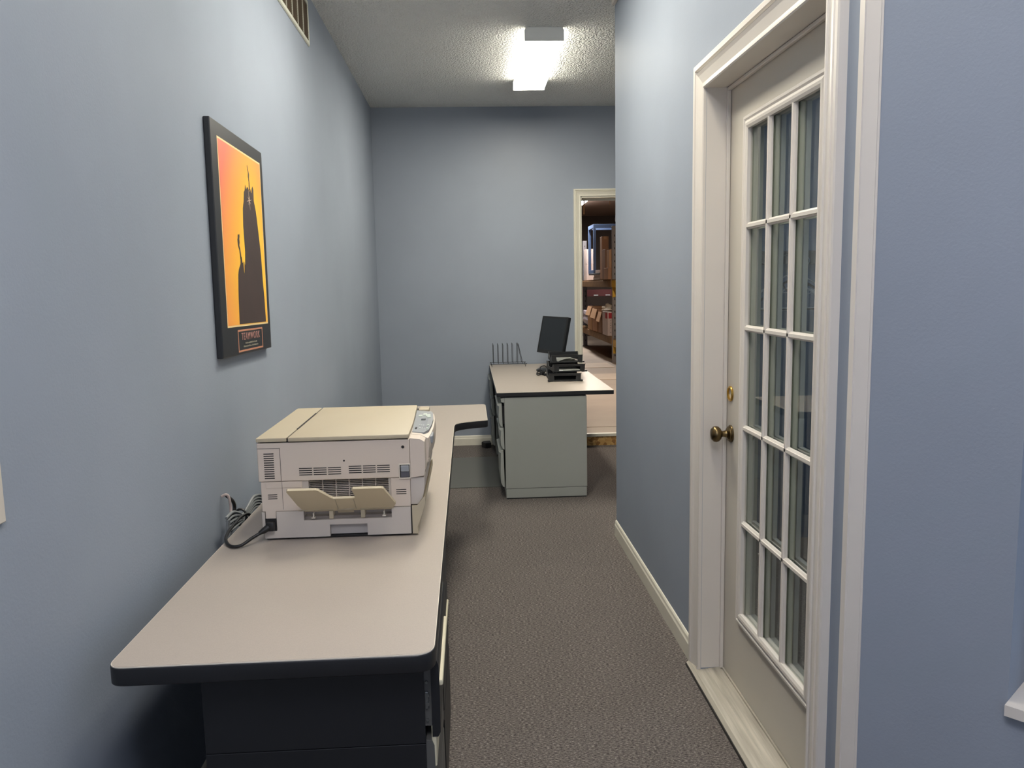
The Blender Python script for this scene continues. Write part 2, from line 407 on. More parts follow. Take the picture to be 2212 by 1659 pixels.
# the wall that turns away at 40 degrees past the door, with a window recess
an = math.radians(40); dv = Vector((math.sin(an), -math.cos(an))); nv = Vector((math.cos(an), math.sin(an))); C0 = Vector((.826, 1.648))
def ang_box(bm, t0, t1, d0, d1, z0, z1):
    vs = []
    for z in (z0, z1):
        for t, d in ((t0, d0), (t1, d0), (t1, d1), (t0, d1)):
            p = C0+dv*t+nv*d; vs.append(bm.verts.new((p.x, p.y, z)))
    for f in ((0, 3, 2, 1), (4, 5, 6, 7), (0, 1, 5, 4), (1, 2, 6, 5), (2, 3, 7, 6), (3, 0, 4, 7)): bm.faces.new([vs[i] for i in f])
    return bm
WT0, WT1, WZ0, WZ1 = .319, 1.25, .622, 2.2
b = BM(); ang_box(b, 0, WT0, 0, .16, 0, HC); ang_box(b, WT1, 5.2, 0, .16, 0, HC)
ang_box(b, WT0, WT1, 0, .16, 0, WZ0-.02); ang_box(b, WT0, WT1, 0, .16, WZ1, HC)
struct('wall_angled', b, M['wall'])
r = sroot('window_1', (0, 0, 0))
obj('window_sill', ang_box(BM(), WT0, WT1, -.02, .13, WZ0-.02, WZ0+.002), M['trim'], r)
obj('window_frame', ang_box(ang_box(ang_box(ang_box(BM(), WT0, WT0+.05, .11, .15, WZ0, WZ1), WT1-.05, WT1, .11, .15, WZ0, WZ1), WT0+.05, WT1-.05, .11, .15, WZ0, WZ0+.05), WT0+.05, WT1-.05, .11, .15, WZ1-.05, WZ1), M['trim'], r)
obj('pane', ang_box(BM(), WT0+.05, WT1-.05, .127, .133, WZ0+.05, WZ1-.05), M['glass'], r)
# baseboards
def base_prof(s=1): return [(0, 0), (.012*s, 0), (.012*s, .062), (.009*s, .070), (.0075*s, .082), (.004*s, .088), (0, .09)]
b = BM(); prism(b, [(YB-p[0], p[1]) for p in base_prof()], 'x', XL, DX0-.07); struct('baseboard_back', b, M['trim_far'])
b = BM(); prism(b, [(XL+p[0], p[1]) for p in base_prof()], 'y', -2.5, YB); struct('baseboard_left', b, M['trim_far'])
b = BM(); prism(b, [(XR-p[0], p[1]) for p in base_prof()], 'y', OY1+.09, 4.41)
struct('baseboard_right', b, M['trim_far'])
b = BM(); prism(b, [(4.41+p[0], p[1]) for p in base_prof()], 'x', XR, 3.0); struct('baseboard_far', b, M['trim_far'])
# strip along the top of the right wall, ending at its far corner
struct('trim_1', bx(XR-.02, XR, 3.6, 4.40, 2.915, HC, bev=.002), M['trim'])
# corner guard on the bend of the wall
b = BM(); box(b, XR-.003, XR, 1.668-.021, 1.668, .0, HC)
ang_box(b, -.004, .028, -.0035, 0, 0, HC); ang_box(b, .028, .0325, -.0015, 0, .26, HC)
struct('trim_2', b, M['trim'])

# door casings: profile swept round the opening with mitred corners
CP = [(0, 0), (0, .009), (.004, .012), (.010, .012), (.013, .0085), (.020, .008), (.048, .015), (.058, .0195), (.061, .013), (.066, .013), (.070, .021), (.084, .022), (.0885, .019), (.09, 0)]
def casing(bm, a0, a1, top, z0, fn, wd=1.0):
    """fn(u, z, d) -> world; a0/a1 inner edges along the wall, d = proud of the wall"""
    rows = []
    for (o, d) in CP:
        o *= wd
        rows.append([bm.verts.new(fn(a0-o, z0, d)), bm.verts.new(fn(a0-o, top+o, d)), bm.verts.new(fn(a1+o, top+o, d)), bm.verts.new(fn(a1+o, z0, d))])
    n = len(rows)
    for i in range(n):
        p, q = rows[i], rows[(i+1) % n]
        for k in range(3): bm.faces.new((p[k], p[k+1], q[k+1], q[k]))
    bm.faces.new([r_[0] for r_ in rows]); bm.faces.new([r_[3] for r_ in rows])
    return bm
struct('trim_3', casing(BM(), OY0, OY1, OZ-.004, .012, lambda u, z, d: (XR-d, u, z)), M['trim'])
struct('trim_4', casing(BM(), DX0, DX1, DZ, 0.0, lambda u, z, d: (u, YB-d, z), .72), M['trim_far'])

# ------------------------------------------------------------------ right door
D = sroot('door_1', (.905, 2.28, .0))
XD = .905
b = BM(); box(b, XR, .985, OY1, OY1+.0, 0, 0) if False else None
jb = BM(); box(jb, XR+.001, XD-.012, OY1-.0005, OY1+.002, .03, OZ); box(jb, XR+.001, XD-.012, OY0-.002, OY0+.0005, .03, OZ)
box(jb, XR+.001, XD-.012, OY0, OY1, OZ-.003, OZ+.002)
# door stops
box(jb, XD-.014, XD-.001, OY1-.011, OY1, .03, OZ-.004, bev=.002); box(jb, XD-.014, XD-.001, OY0, OY0+.011, .03, OZ-.004, bev=.002); box(jb, XD-.014, XD-.001, OY0+.011, OY1-.011, OZ-.015, OZ-.004, bev=.002)
box(jb, XD-.001, .96, OY1-.0005, OY1+.002, .03, OZ); box(jb, XD-.001, .96, OY0-.002, OY0+.0005, .03, OZ)
obj('door_jamb', jb, M['trim'], D)
# slab with lite opening: glass Y 2.014-2.54, Z .33-1.93
GY0, GY1, GZ0, GZ1 = 2.012, 2.540, .318, 1.930
sl = BM(); T0, T1 = XD, XD+.044
for a in ((OY0+.003, GY0, .035, OZ-.006), (GY1, OY1-.003, .035, OZ-.006), (GY0, GY1, .035, GZ0), (GY0, GY1, GZ1, OZ-.006)):
    box(sl, T0, T1, *a)
obj('door_slab', sl, M['door'], D)
# raised lite frame: profile in (offset outward from glass, proud)
FP = [(-.004, .004), (-.004, .010), (.004, .014), (.012, .0145), (.022, .009), (.028, .0125), (.036, .0115), (.041, .004), (.042, -.001), (-.004, -.001)]
def ringframe(bm, y0, y1, z0, z1, prof, x):
    rows = []
    for (o, d) in prof:
        rows.append([bm.verts.new((x-d, y, z)) for y, z in ((y0-o, z0-o), (y1+o, z0-o), (y1+o, z1+o), (y0-o, z1+o))])
    n = len(rows)
    for i in range(n):
        p, q = rows[i], rows[(i+1) % n]
        for k in range(4): bm.faces.new((p[k], p[(k+1) % 4], q[(k+1) % 4], q[k]))
    return bm
obj('lite_frame', ringframe(BM(), GY0, GY1, GZ0, GZ1, FP, XD), M['trim'], D)
ys = [GY0+(GY1-GY0)*k/3 for k in range(4)]; zs = [GZ0, .636, .963, 1.294, 1.622, GZ1]
def muntin_prof(c, hw=.0105): return [(c-hw, .0), (c-hw, .006), (c-hw*.55, .009), (c-hw*.45, .0125), (c+hw*.45, .0125), (c+hw*.55, .009), (c+hw, .006), (c+hw, .0)]
for y in ys[1:3]:
    b = BM(); prism(b, [(XD-p[1]+.002, p[0]) for p in muntin_prof(y)], 'z', GZ0, GZ1); box(b, XD+.0265, XD+.04, y-.0105, y+.0105, GZ0, GZ1)
    obj('muntin', b, M['trim'], D)
for z in zs[1:5]:
    b = BM()
    prof = [(XD-p[1]+.002, p[0]) for p in muntin_prof(z)]
    prism(b, prof, 'y', GY0, GY1); box(b, XD+.0265, XD+.04, GY0, GY1, z-.0105, z+.0105)
    obj('muntin', b, M['trim'], D)
for i in range(3):
    for j in range(5):
        obj('pane', bx(XD+.0055, XD+.0065, ys[i]+.002, ys[i+1]-.002, zs[j]+.002, zs[j+1]-.002), M['glass'], D)
        obj('inner_pane', bx(XD+.0250, XD+.0260, ys[i]+.002, ys[i+1]-.002, zs[j]+.002, zs[j+1]-.002), M['glass'], D)
# spacer bars between the panes (pale green-grey)
sp = BM()
M['spacer'] = mat('spacer_grey_green', (168, 170, 146), .5)
for i in range(3):
    for j in range(5):
        for a in ((ys[i]+.0015, ys[i]+.008, zs[j], zs[j+1]), (ys[i+1]-.008, ys[i+1]-.0015, zs[j], zs[j+1])):
            box(sp, XD+.008, XD+.024, a[0], a[1], a[2]+.0015, a[3]-.0015)
o = obj('glazing_spacer', sp, M['spacer'], D)
# knob (antique brass) and empty deadbolt ring
K = (XD, 2.682, .918)
b = lathe(BM(), [(-.001, .030), (.003, .031), (.006, .0295), (.008, .026), (.011, .0255), (.014, .021), (.018, .013), (.026, .0105), (.033, .0105), (.036, .014), (.039, .0205), (.046, .0265), (.054, .0285), (.062, .0268), (.067, .0215), (.0695, .019), (.071, .014), (.072, .0001)], K, (-1, 0, 0), 32)
kn = obj('door_knob', b, M['brass'], D, smooth=True); kn['label'] = 'antique brass round knob with rose'
rg = BM(); q = (XD, 2.690, 1.058)
lathe(rg, [(-.001, .0265), (.003, .0275), (.006, .026), (.0072, .0225), (.0055, .0195), (-.016, .0185), (-.017, .004), (-.014, .001)], q, (-1, 0, 0), 32)
dbx = obj('deadbolt_ring', rg, M['brassb'], D, smooth=True); dbx['label'] = 'bright brass ring of an empty deadbolt hole'
obj('bolt_bar', bx(XD+.0095, XD+.0155, 2.687, 2.693, 1.043, 1.056), M['brassb'], dbx)
# threshold
b = BM()
prism(b, [(.792, .0), (.792, .010), (.803, .021), (.822, .024), (.822, .0)], 'y', OY0-.09, OY1+.085)
prism(b, [(.822, 0), (.822, .0245), (.846, .0265), (.847, .0255), (.850, .027), (.868, .029), (.869, .028), (.872, .0295), (.892, .031), (.893, .0265), (.899, .0265), (.900, .033), (.93, .033), (.98, .03), (.98, 0)], 'y', OY0+.001, OY1-.001)
obj('threshold', b, M['threshold'], D)
obj('threshold_edge', bx(.789, .7925, OY0-.09, OY1+.085, .0, .0105), M['black'], D)

# closet room behind the glass door
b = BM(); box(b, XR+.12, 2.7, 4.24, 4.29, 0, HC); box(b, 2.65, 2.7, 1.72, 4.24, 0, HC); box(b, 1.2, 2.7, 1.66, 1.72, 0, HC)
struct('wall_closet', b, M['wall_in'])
t = thing('shelf_rail', 'dark coat rail board behind the glass door, above the hangers', 'rail', (1.66, 4.22, 1.53))
obj('rail_board', bx(1.30, 2.02, 4.20, 4.2395, 1.53, 1.60, bev=.002), M['blackm'], t)
for k, x in enumerate((1.45, 1.62, 1.74, 1.9)):
    obj('peg', lathe(BM(), [(0, .008), (.03, .007), (.033, .010), (.036, .010)], (x, 4.199, 1.555), (0, -1, .15), 10), M['blackm'], t, smooth=True)
def hanger(x, y, z, yaw, mt, lab, rad=.0042, clips=False):
    t = thing('coat_hanger', lab, 'hanger', (x, y, z), (0, 0, yaw), 'hangers behind the glass door')
    hk = [(.0+.022*math.cos(a), 0, .0+.022*math.sin(a)-.0) for a in [PI*(1.05-.12*i) for i in range(12)]]
    hk += [(.010, 0, -.035), (0, 0, -.055), (0, 0, -.085)]
    loc_part('hook', tube(BM(), hk, .0028, 6), M['latch'] if clips else mt, t, True)
    W2, dz = .205, -.255
    sh = smooth_path([(0, 0, -.085), (-.10, 0, -.145), (-W2+.01, 0, -.215), (-W2, 0, dz+.012), (-W2+.012, 0, dz), (0, 0, dz), (W2-.012, 0, dz), (W2, 0, dz+.012), (W2-.01, 0, -.215), (.10, 0, -.145)], 5)
    loc_part('arms', tube(BM(), sh+[Vector((0, 0, -.085))], rad, 6), mt, t, True)
    loc_part('neck_web', tube(BM(), smooth_path([(-.07, 0, -.128), (-.04, 0, -.165), (0, 0, -.175), (.04, 0, -.165), (.07, 0, -.128)], 4), rad*.7, 6), mt, t, True)
    if clips:
        b = BM()
        for s in (-1, 1):
            b = BM()
            tube(b, smooth_path([(s*.10, 0, -.148), (s*.15, 0, -.17), (s*.18, 0, -.21), (s*.185, 0, dz)], 4), rad*.8, 6)
            tube(b, [(s*.12, 0, -.155), (s*.12, 0, dz)], rad*.7, 6)
            loc_part('inner_bar', b, mt, t, True)
    return t
hanger(1.66, 4.088, 1.555, .02, M['hang'], 'clear white plastic coat hanger with inner bars, nearest the glass door', clips=True)
hanger(1.72, 4.112, 1.55, .02, M['blackm'], 'black plastic coat hanger between the white ones', .006)
hanger(1.78, 4.135, 1.545, .02, M['hang'], 'clear white plastic coat hanger hanging against the closet wall')

# ------------------------------------------------------------------ ceiling fixtures
WARM = (1.0, .94, .80, 1)
def fixture(x, y, z, name, lab, strength, L=1.22, Wd=.235, warm=WARM, h=.078, side=.24):
    t = thing(name, lab, 'light', (x, y, z))
    loc_part('housing', box(BM(), -Wd/2+.004, Wd/2-.004, -L/2+.001, L/2-.001, -.0245, -.0005), M['endcap'], t)
    dm = diffuser_mat('lit_diffuser', strength, Wd/2, warm, side)
    b = BM(); hw = Wd/2
    prism(b, rounded([(-hw, -.025), (-hw, -h+.01), (-hw+.012, -h+.001), (hw-.012, -h+.001), (hw, -h+.01), (hw, -.025)], .002, 2), 'y', -L/2+.002, L/2-.002)
    loc_part('diffuser', b, dm, t)
    for s in (-1, 1):
        b = BM()
        prism(b, [(-hw+.012, -.0005), (-hw-.002, -.016), (-hw-.002, -h), (hw+.002, -h), (hw+.002, -.016), (hw-.012, -.0005)], 'y', s*L/2, s*(L/2+.018), bev=.0015)
        loc_part('end_cap', b, M['endcap'], t)
    return t
fixture(.500, 5.62, HC, 'ceiling_light', 'lit fluorescent ceiling fixture with wraparound diffuser on the textured ceiling', LAMP*1.08, side=.14)
fixture(.05, 3.35, HC, 'ceiling_light', 'added second fluorescent fixture overhead between the two desks, just above the view', LAMP*.9, side=.14)  # unseen lamp, added to lift the side walls and far pedestal
fixture(.40, 1.75, HC, 'ceiling_light', 'third fluorescent fixture overhead between the desk and the glass door, above the view', LAMP*.34, side=.5)
fixture(.0, -.1, HC, 'ceiling_light', 'added fourth fluorescent fixture overhead at the front end of the room', LAMP*.88, side=.3, warm=(.96, .94, 1, 1))  # unseen lamp, added to brighten the near right wall

# ------------------------------------------------------------------ left wall: vent, poster, switch plate, outlet
t = thing('air_vent', 'white return air grille with brown louvers high on the left wall', 'vent', (XL, 3.95, 2.82))
vy0, vy1, vz0, vz1 = 3.45, 4.392, 2.708, 2.936
fr = ringframe(BM(), vy0+.022, vy1-.022, vz0+.022, vz1-.022, [(0, 0), (0, .007), (.004, .010), (.018, .008), (.022, .003), (.022, 0)], 0)
for v in fr.verts: v.co.x = XL-v.co.x if False else XL+abs(v.co.x)
obj('frame', fr, M['ventw'], t)
obj('backing', bx(XL, XL+.0006, vy0+.02, vy1-.02, vz0+.02, vz1-.02), M['ventdark'], t)
nb = 7; bay = (vy1-vy0-.044)/nb
for k in range(1, nb):
    y = vy0+.022+bay*k; obj('divider', bx(XL+.0006, XL+.009, y-.003, y+.003, vz0+.022, vz1-.022), M['ventw'], t)
lv = None; nl = 22
for k in range(nl):
    z = vz0+.026+(vz1-vz0-.052)*k/(nl-1)
    b = BM(); prism(b, [(XL+.001, z-.0025), (XL+.0075, z-.006), (XL+.008, z-.005), (XL+.002, z-.001)], 'y', vy0+.022, vy1-.022)
    obj('louver', b, M['ventb'], t)

PC = (XL, 2.868, 1.603)
t = thing('poster', 'black mounted poster of climbers on a rock spire at sunset, lettered TEAMWORK', 'poster', PC, (-.018, 0, 0))
def PB(y0, y1, z0, z1, x0, x1, bev=0): return box(BM(), x0, x1, y0, y1, z0, z1, bev=bev)
pw, ph, pt = .309, .375, .021
loc_part('board', PB(-pw, pw, -ph, ph, .0005, pt, .003), M['posterblk'], t)
iy0, iy1, iz0, iz1 = -.240, .266, -.273, .323
loc_part('border', PB(iy0-.006, iy1+.006, iz0-.006, iz1+.006, pt-.001, pt+.0004), M['cream_line'], t)
loc_part('sunset_picture', PB(iy0, iy1, iz0, iz1, pt-.001, pt+.0008), M['sunset'], t)
def flat(pts, x0, x1):
    return prism(BM(), pts, 'x', x0, x1)
rock = [(-.112, -.271), (-.108, -.19), (-.096, -.103), (-.086, -.085), (-.062, -.065), (-.058, -.045), (-.043, -.04), (-.038, -.062), (-.026, -.055), (-.020, -.10), (-.012, -.055), (-.005, -.07), (.004, -.02), (-.002, .07), (.006, .131), (.022, .160), (.030, .190), (.042, .198), (.05, .218), (.062, .203), (.074, .214), (.086, .212), (.102, .200), (.117, .212), (.128, .196), (.136, .216), (.150, .226), (.158, .214), (.156, .175), (.176, .14), (.186, .11), (.206, .03), (.218, -.02), (.226, -.12), (.236, -.19), (.240, -.271)]
def shift(pts, dy=.0, dz=.0): return [(a+dy, c+dz) for a, c in pts]
loc_part('rock_print', flat(shift(rock, -.0, -.0), pt-.0005, pt+.0012), M['rock'], t)
# the two climbers as small silhouettes
climb = [(.098, .205), (.100, .235), (.094, .252), (.097, .268), (.092, .278), (.088, .29), (.091, .293), (.098, .283), (.104, .272), (.110, .262), (.106, .248), (.110, .232), (.112, .214), (.114, .205)]
loc_part('climber_print', flat(climb, pt-.0005, pt+.0012), M['rock'], t)
cl2 = [(-.060, -.05), (-.066, -.02), (-.080, -.004), (-.083, .016), (-.078, .022), (-.076, .032), (-.070, .036), (-.064, .032), (-.058, .038), (-.055, .03), (-.060, .02), (-.058, .008), (-.064, -.002), (-.056, -.012), (-.050, -.03), (-.046, -.048)]
loc_part('climber_print', flat(cl2, pt-.0005, pt+.0012), M['rock'], t)
b = BM(); sc = (.094, .168)
for k in range(8):
    a = PI/4*k+.2; L = (.034 if k % 2 == 0 else .02); w2 = .0016
    p = [(sc[0]+math.cos(a)*L, sc[1]+math.sin(a)*L), (sc[0]+math.cos(a+PI/2)*w2, sc[1]+math.sin(a+PI/2)*w2), (sc[0]+math.cos(a-PI/2)*w2, sc[1]+math.sin(a-PI/2)*w2)]
    prism(b, p, 'x', pt, pt+.0015)
prism(b, [(sc[0]+.006*math.cos(2*PI*k/10), sc[1]+.006*math.sin(2*PI*k/10)) for k in range(10)], 'x', pt, pt+.0015)
loc_part('sun_star_print', b, M['spark'], t)
# caption plate
cy0, cy1, cz0, cz1 = -.137, .181, -.366, -.290
b = BM()
for a in ((cy0, cy1, cz1-.006, cz1), (cy0, cy1, cz0, cz0+.006), (cy0, cy0+.006, cz0+.006, cz1-.006), (cy1-.006, cy1, cz0+.006, cz1-.006)):
    box(b, pt-.001, pt+.0006, *a)
cpn = loc_part('caption_border', b, M['copper'], t)
def text_part(s, size, loc, rot, mt, parent, name='lettering', sx=1.0, ext=.0004, spacing=1.0):
    cu = bpy.data.curves.new(name, 'FONT'); cu.body = s; cu.size = size; cu.extrude = ext; cu.align_x = 'CENTER'; cu.align_y = 'CENTER'; cu.space_character = spacing
    tmp = bpy.data.objects.new('tmp', cu); C.objects.link(tmp)
    dg = bpy.context.evaluated_depsgraph_get(); dg.update()
    me = bpy.data.meshes.new_from_object(tmp.evaluated_get(dg)); bpy.data.objects.remove(tmp)
    me.name = name; me.materials.clear(); me.materials.append(mt)
    o = bpy.data.objects.new(name, me); C.objects.link(o); o.parent = parent; o.location = loc; o.rotation_euler = rot; o.scale = (sx, 1, 1); return o
text_part('TEAMWORK', .036, (pt+.0006, .022, -.3155), (PI/2, 0, PI/2), M['letter'], t, sx=1.05, spacing=1.18)
b = BM(); rr = random.Random(3)
for row, (z, y0, y1) in enumerate(((-.3385, -.052, .095), (-.3495, -.075, .112))):
    y = y0
    while y < y1:
        wd = rr.uniform(.0022, .0042); hh = rr.choice((.0032, .0042, .0055)); box(b, pt-.0005, pt+.0006, y, y+wd*.7, z-.002, z-.002+hh); y += wd
        if rr.random() < .2: y += .003
loc_part('small_caption_print', b, M['tiny'], t)['kind'] = 'stuff'

t = thing('switch_plate', 'cream switch plate on the left wall at the picture edge', 'switch', (XL, 1.30, 1.12))
obj('plate', bx(XL+.0003, XL+.006, 1.243, 1.357, 1.066, 1.182, bev=.002), M['cream_plate'], t)
obj('toggle', bx(XL+.005, XL+.014, 1.295, 1.305, 1.112, 1.136, bev=.002), M['cream_plate'], t)

# low wall opening behind the desk with tied cables
t = thing('cable_bundle', 'tied bundle of grey network cables hanging from the wall behind the desk', 'cable', (XL, 2.50, .75))
b = BM(); tube(b, smooth_path([(-.799, 2.50, .80), (-.785, 2.500, .806), (-.778, 2.505, .795), (-.776, 2.51, .76), (-.775, 2.50, .73)], 5), .0042, 8)
obj('torn_jacket', b, M['whitebox'], t, smooth=True)
b = BM(); tube(b, smooth_path([(-.79, 2.515, .80), (-.772, 2.52, .78), (-.770, 2.53, .755), (-.772, 2.515, .73), (-.775, 2.50, .71)], 5), .0055, 8)
obj('dark_pair', b, M['rubber'], t, smooth=True)
for k in range(5):
    dz = .012*k; rr = random.Random(k)
    pts = [(-.775, 2.455+.006*k, .742-dz), (-.768, 2.50, .748-dz*1.1), (-.762, 2.545, .732-dz*.7), (-.760, 2.575, .716-dz*.4), (-.758, 2.64, .730-.008*k), (-.756, 2.72, .742-.01*k), (-.757, 2.85, .70-.01*k), (-.76, 3.0, .60)]
    obj('cable', tube(BM(), smooth_path(pts, 6), .0048, 8), M['gcable'], t, smooth=True)
for k in range(4):
    pts = [(-.772, 2.46+.014*k, .735-.01*k), (-.775, 2.455+.012*k, .69), (-.77, 2.45+.015*k, .60), (-.768, 2.47+.015*k, .45), (-.77, 2.5+.01*k, .2)]
    obj('cable', tube(BM(), smooth_path(pts, 5), .0045, 8), M['gcable'], t, smooth=True)
b = BM(); tube(b, [(-.758+.020*math.cos(a)-.006, 2.565+.004*math.sin(a), .712+.026*math.sin(a)) for a in [2*PI*i/14 for i in range(14)]], .004, 6, close=True)
tie = obj('tie', b, M['rubber'], t, smooth=True)

# ------------------------------------------------------------------ near desk
W1Z = .735
wt = rounded([(-.716, 1.482), (-.084, 1.482)], [0, 0])
outline = [(-.716, 1.482, .034), (-.084, 1.482, .045), (-.088, 4.01, 0), (-.087, 4.05, 0), (-.080, 4.085, 0), (-.064, 4.109, 0), (-.029, 4.138, 0), (.024, 4.162, 0), (.055, 4.172, 0), (.087, 4.18, .022), (.087, 4.752, .035), (-.716, 4.735, .034)]
top_pts = rounded([(p[0], p[1]) for p in outline], [p[2] for p in outline], 8)
# drop near-duplicate points
tp = []
for p in top_pts:
    if not tp or (Vector(p)-Vector(tp[-1])).length > .0015: tp.append(p)
t = thing('office_desk', 'long beige laminate desk with black edge band standing along the left wall', 'desk', (-.4, 3.1, 0))
b = prism(BM(), inset(tp, .003), 'z', W1Z-.004, W1Z); obj('worktop', b, M['laminate'], t)
b = prism(BM(), inset(tp, .0015), 'z', W1Z-.005, W1Z-.0006); obj('worktop_edge_highlight', b, M['lamrim'], t)  # pale rim paints the highlight along the laminate edge
b = prism(BM(), tp, 'z', W1Z-.040, W1Z-.002, bev=.004, seg=3); obj('edge_band', b, M['band'], t, smooth=True)
b = BM(); box(b, -.560, -.112, 1.545, 2.0, .51, W1Z-.041, bev=.001); box(b, -.560, -.112, 1.545, 2.0, .02, .5085, bev=.001); box(b, -.55, -.125, 1.56, 1.99, 0, .021)
obj('pedestal', b, M['black_panel'], t)
def dfront(y0, y1, z0, z1, x0, mt, nm='drawer_front'):
    """a bowed drawer front facing +X"""
    b = BM(); prism(b, [(x0, z0), (x0+.012, z0), (x0+.017, z0+.01), (x0+.018, (z0+z1)/2), (x0+.017, z1-.012), (x0+.013, z1-.002), (x0+.006, z1), (x0, z1)], 'y', y0, y1); return obj(nm, b, mt, t)
d = dfront(1.548, 1.985, .522, .690, -.098, M['black_panel'])  # front coloured black for its shaded end
obj('pull', bx(-.090, -.073, 1.553, 1.875, .630, .644, bev=.004), M['pull'], d)['label'] = 'cream bar standing for the lit edge of the drawer front'  # cream bar paints the light on the drawer's top edge
obj('drawer_side', bx(-.1125, -.098, 1.552, 1.56, .545, .675), M['darkgrey'], d)
b = BM(); box(b, -.1105, -.104, 1.546, 1.553, .585, .622, bev=.001); box(b, -.108, -.102, 1.544, 1.552, .592, .600); box(b, -.108, -.102, 1.544, 1.552, .612, .618)
obj('latch', b, M['latch'], d)
for z in (.642, .560): obj('rivet', lathe(BM(), [(0, .003), (.006, .003)], (-.107, 1.553, z), (0, -1, 0), 8), M['latch'], d)
d = dfront(1.548, 1.985, .30, .515, -.1115, M['darkgrey'])
obj('pull', bx(-.1, -.09, 1.549, 1.875, .455, .545, bev=.003), M['pull'], d)['label'] = 'cream bar standing for the lit edge of the drawer front'  # light on the lower drawer's edge, painted as a cream bar
dfront(1.548, 1.985, .03, .295, -.1115, M['darkgrey'])
b = BM(); box(b, -.560, -.112, 2.02, 2.5, .02, W1Z-.041, bev=.002); obj('pedestal', b, M['black_panel'], t)
d = dfront(2.03, 2.49, .30, .505, -.1115, M['black_panel'])
obj('pull', bx(-.098, -.089, 2.257, 2.442, .445, .455, bev=.003), M['pull'], d)['label'] = 'cream bar standing for the lit edge of the drawer front'
dfront(2.03, 2.49, .515, .69, -.1115, M['black_panel']); dfront(2.03, 2.49, .03, .29, -.1115, M['black_panel'])
obj('back_panel', bx(-.70, -.685, 2.55, 4.6, .25, W1Z-.041), M['black_panel'], t)
obj('end_panel', bx(-.69, -.22, 4.66, 4.69, 0, W1Z-.041, bev=.002), M['black_panel'], t)

# ------------------------------------------------------------------ copier
t = thing('photocopier', 'beige desktop photocopier with fold-out exit tray on the near desk', 'copier', (-.40, 2.46, W1Z))
CY, CB = 2.235, 2.78
# lower body
b = BM()
box(b, -.603, -.181, CY+.045, CB-.01, W1Z+.012, .905)                 # core behind the face
box(b, -.603, -.488, CY, CY+.05, .8205, .9065, bev=.0015)             # left of the recess
box(b, -.236, -.181, CY, CY+.05, .8225, .9065, bev=.0015)             # right of the recess
box(b, -.594, -.565, CY, CY+.05, .8, .822)
obj('lower_body', b, M['cop'], t)
b = BM()
# paper base with the notch and the socket
prism(b, [(-.5635, .742), (-.414, .742), (-.414, .7765), (-.307, .7765), (-.307, .742), (-.182, .742), (-.182, .8215), (-.2365, .8215), (-.2365, .7915), (-.4865, .7915), (-.4865, .8195), (-.5635, .8195)], 'y', CY-.002, CY+.05)
box(b, -.599, -.5635, CY-.002, CY+.05, .742, .764); box(b, -.604, -.596, CY-.002, CY+.05, .764, .8195)
box(b, -.604, -.182, CY+.05, CB-.02, .742, .8)
obj('base', b, M['coplow'], t)
obj('base_recess', bx(-.4135, -.3075, CY+.012, CY+.049, .745, .776), mat('recess_grey', (168, 163, 160), .5), t)
for (x, y) in ((-.56, CY+.05), (-.22, CY+.05), (-.56, CB-.08), (-.22, CB-.08)):
    obj('foot', lathe(BM(), [(0, .016), (.0085, .016)], (x, y, W1Z), (0, 0, 1), 16), M['rubber'], t)
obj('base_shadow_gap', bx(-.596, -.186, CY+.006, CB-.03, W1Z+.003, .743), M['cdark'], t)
# upper scanner housing
b = BM(); box(b, -.608, -.179, CY-.002, CB, .9075, 1.0195, bev=.003); up = obj('scanner_housing', b, M['cop'], t)
# seams: little inset lines
b = BM(); box(b, -.5448, -.5438, CY-.0026, CY+.001, .909, 1.004); box(b, -.607, -.5438, CY-.0026, CY+.001, 1.0035, 1.0045)
obj('panel_seam', b, M['cdark'], up)
b = BM(); box(b, -.6085, -.5237, CY-.006, CB+.004, 1.0225, 1.034, bev=.002)
obj('lid_hinge_cover', b, M['copy'], t)
b = BM(); prism(b, rounded([(-.519, CY-.008), (-.180, CY-.008), (-.1805, CY+.20), (-.190, CB+.005), (-.519, CB+.005)], [.003, .006, 0, .01, .003], 3), 'z', 1.0225, 1.0345, bev=.0025)
obj('lid', b, M['copy'], t, smooth=True)
obj('lid_joint', bx(-.5245, -.518, CY-.001, CB, 1.0205, 1.0315), M['cdark'], t)
b = BM(); box(b, -.5225, -.5165, CY+.13, CB-.12, 1.0325, 1.0352); obj('lid_groove', b, M['cdark'], t)
obj('glass_gap', bx(-.600, -.185, CY+.004, CB-.003, 1.0185, 1.0235), M['cdark'], t)
# vents
def vent(parent, x0, x1, z0, z1, nrow, ncol, y=CY-.002, gap=.004, mt='cop', fill=.5):
    b = BM(); W_ = (x1-x0-gap*(ncol-1))/ncol; Hh = (z1-z0)/nrow
    for i in range(nrow):
        for j in range(ncol):
            box(b, x0+j*(W_+gap), x0+j*(W_+gap)+W_, y-.0006, y+.004, z0+i*Hh, z0+i*Hh+Hh*fill)
    return obj('vent_slots', b, M['cdark'], parent)
vent(up, -.5900, -.5620, .9165, .9935, 12, 1, fill=.4)
vent(up, -.4930, -.3750, .9235, .9485, 4, 3, fill=.38)
vent(up, -.3530, -.2370, .9255, .9505, 4, 3, fill=.38)
vent(t, -.5845, -.5585, .8565, .8740, 3, 1, y=CY, fill=.33)
vent(t, -.2215, -.1925, .8595, .8775, 3, 1, y=CY, fill=.3)
obj('screw_hole', lathe(BM(), [(0, .0028), (.001, .0028)], (-.3655, CY-.0015, .9625), (0, -1, 0), 12), M['cdark'], up)
obj('port', lathe(BM(), [(0, .0042), (.0012, .0042)], (-.198, CY-.0018, .997), (0, -1, 0), 16), M['cdark'], up)
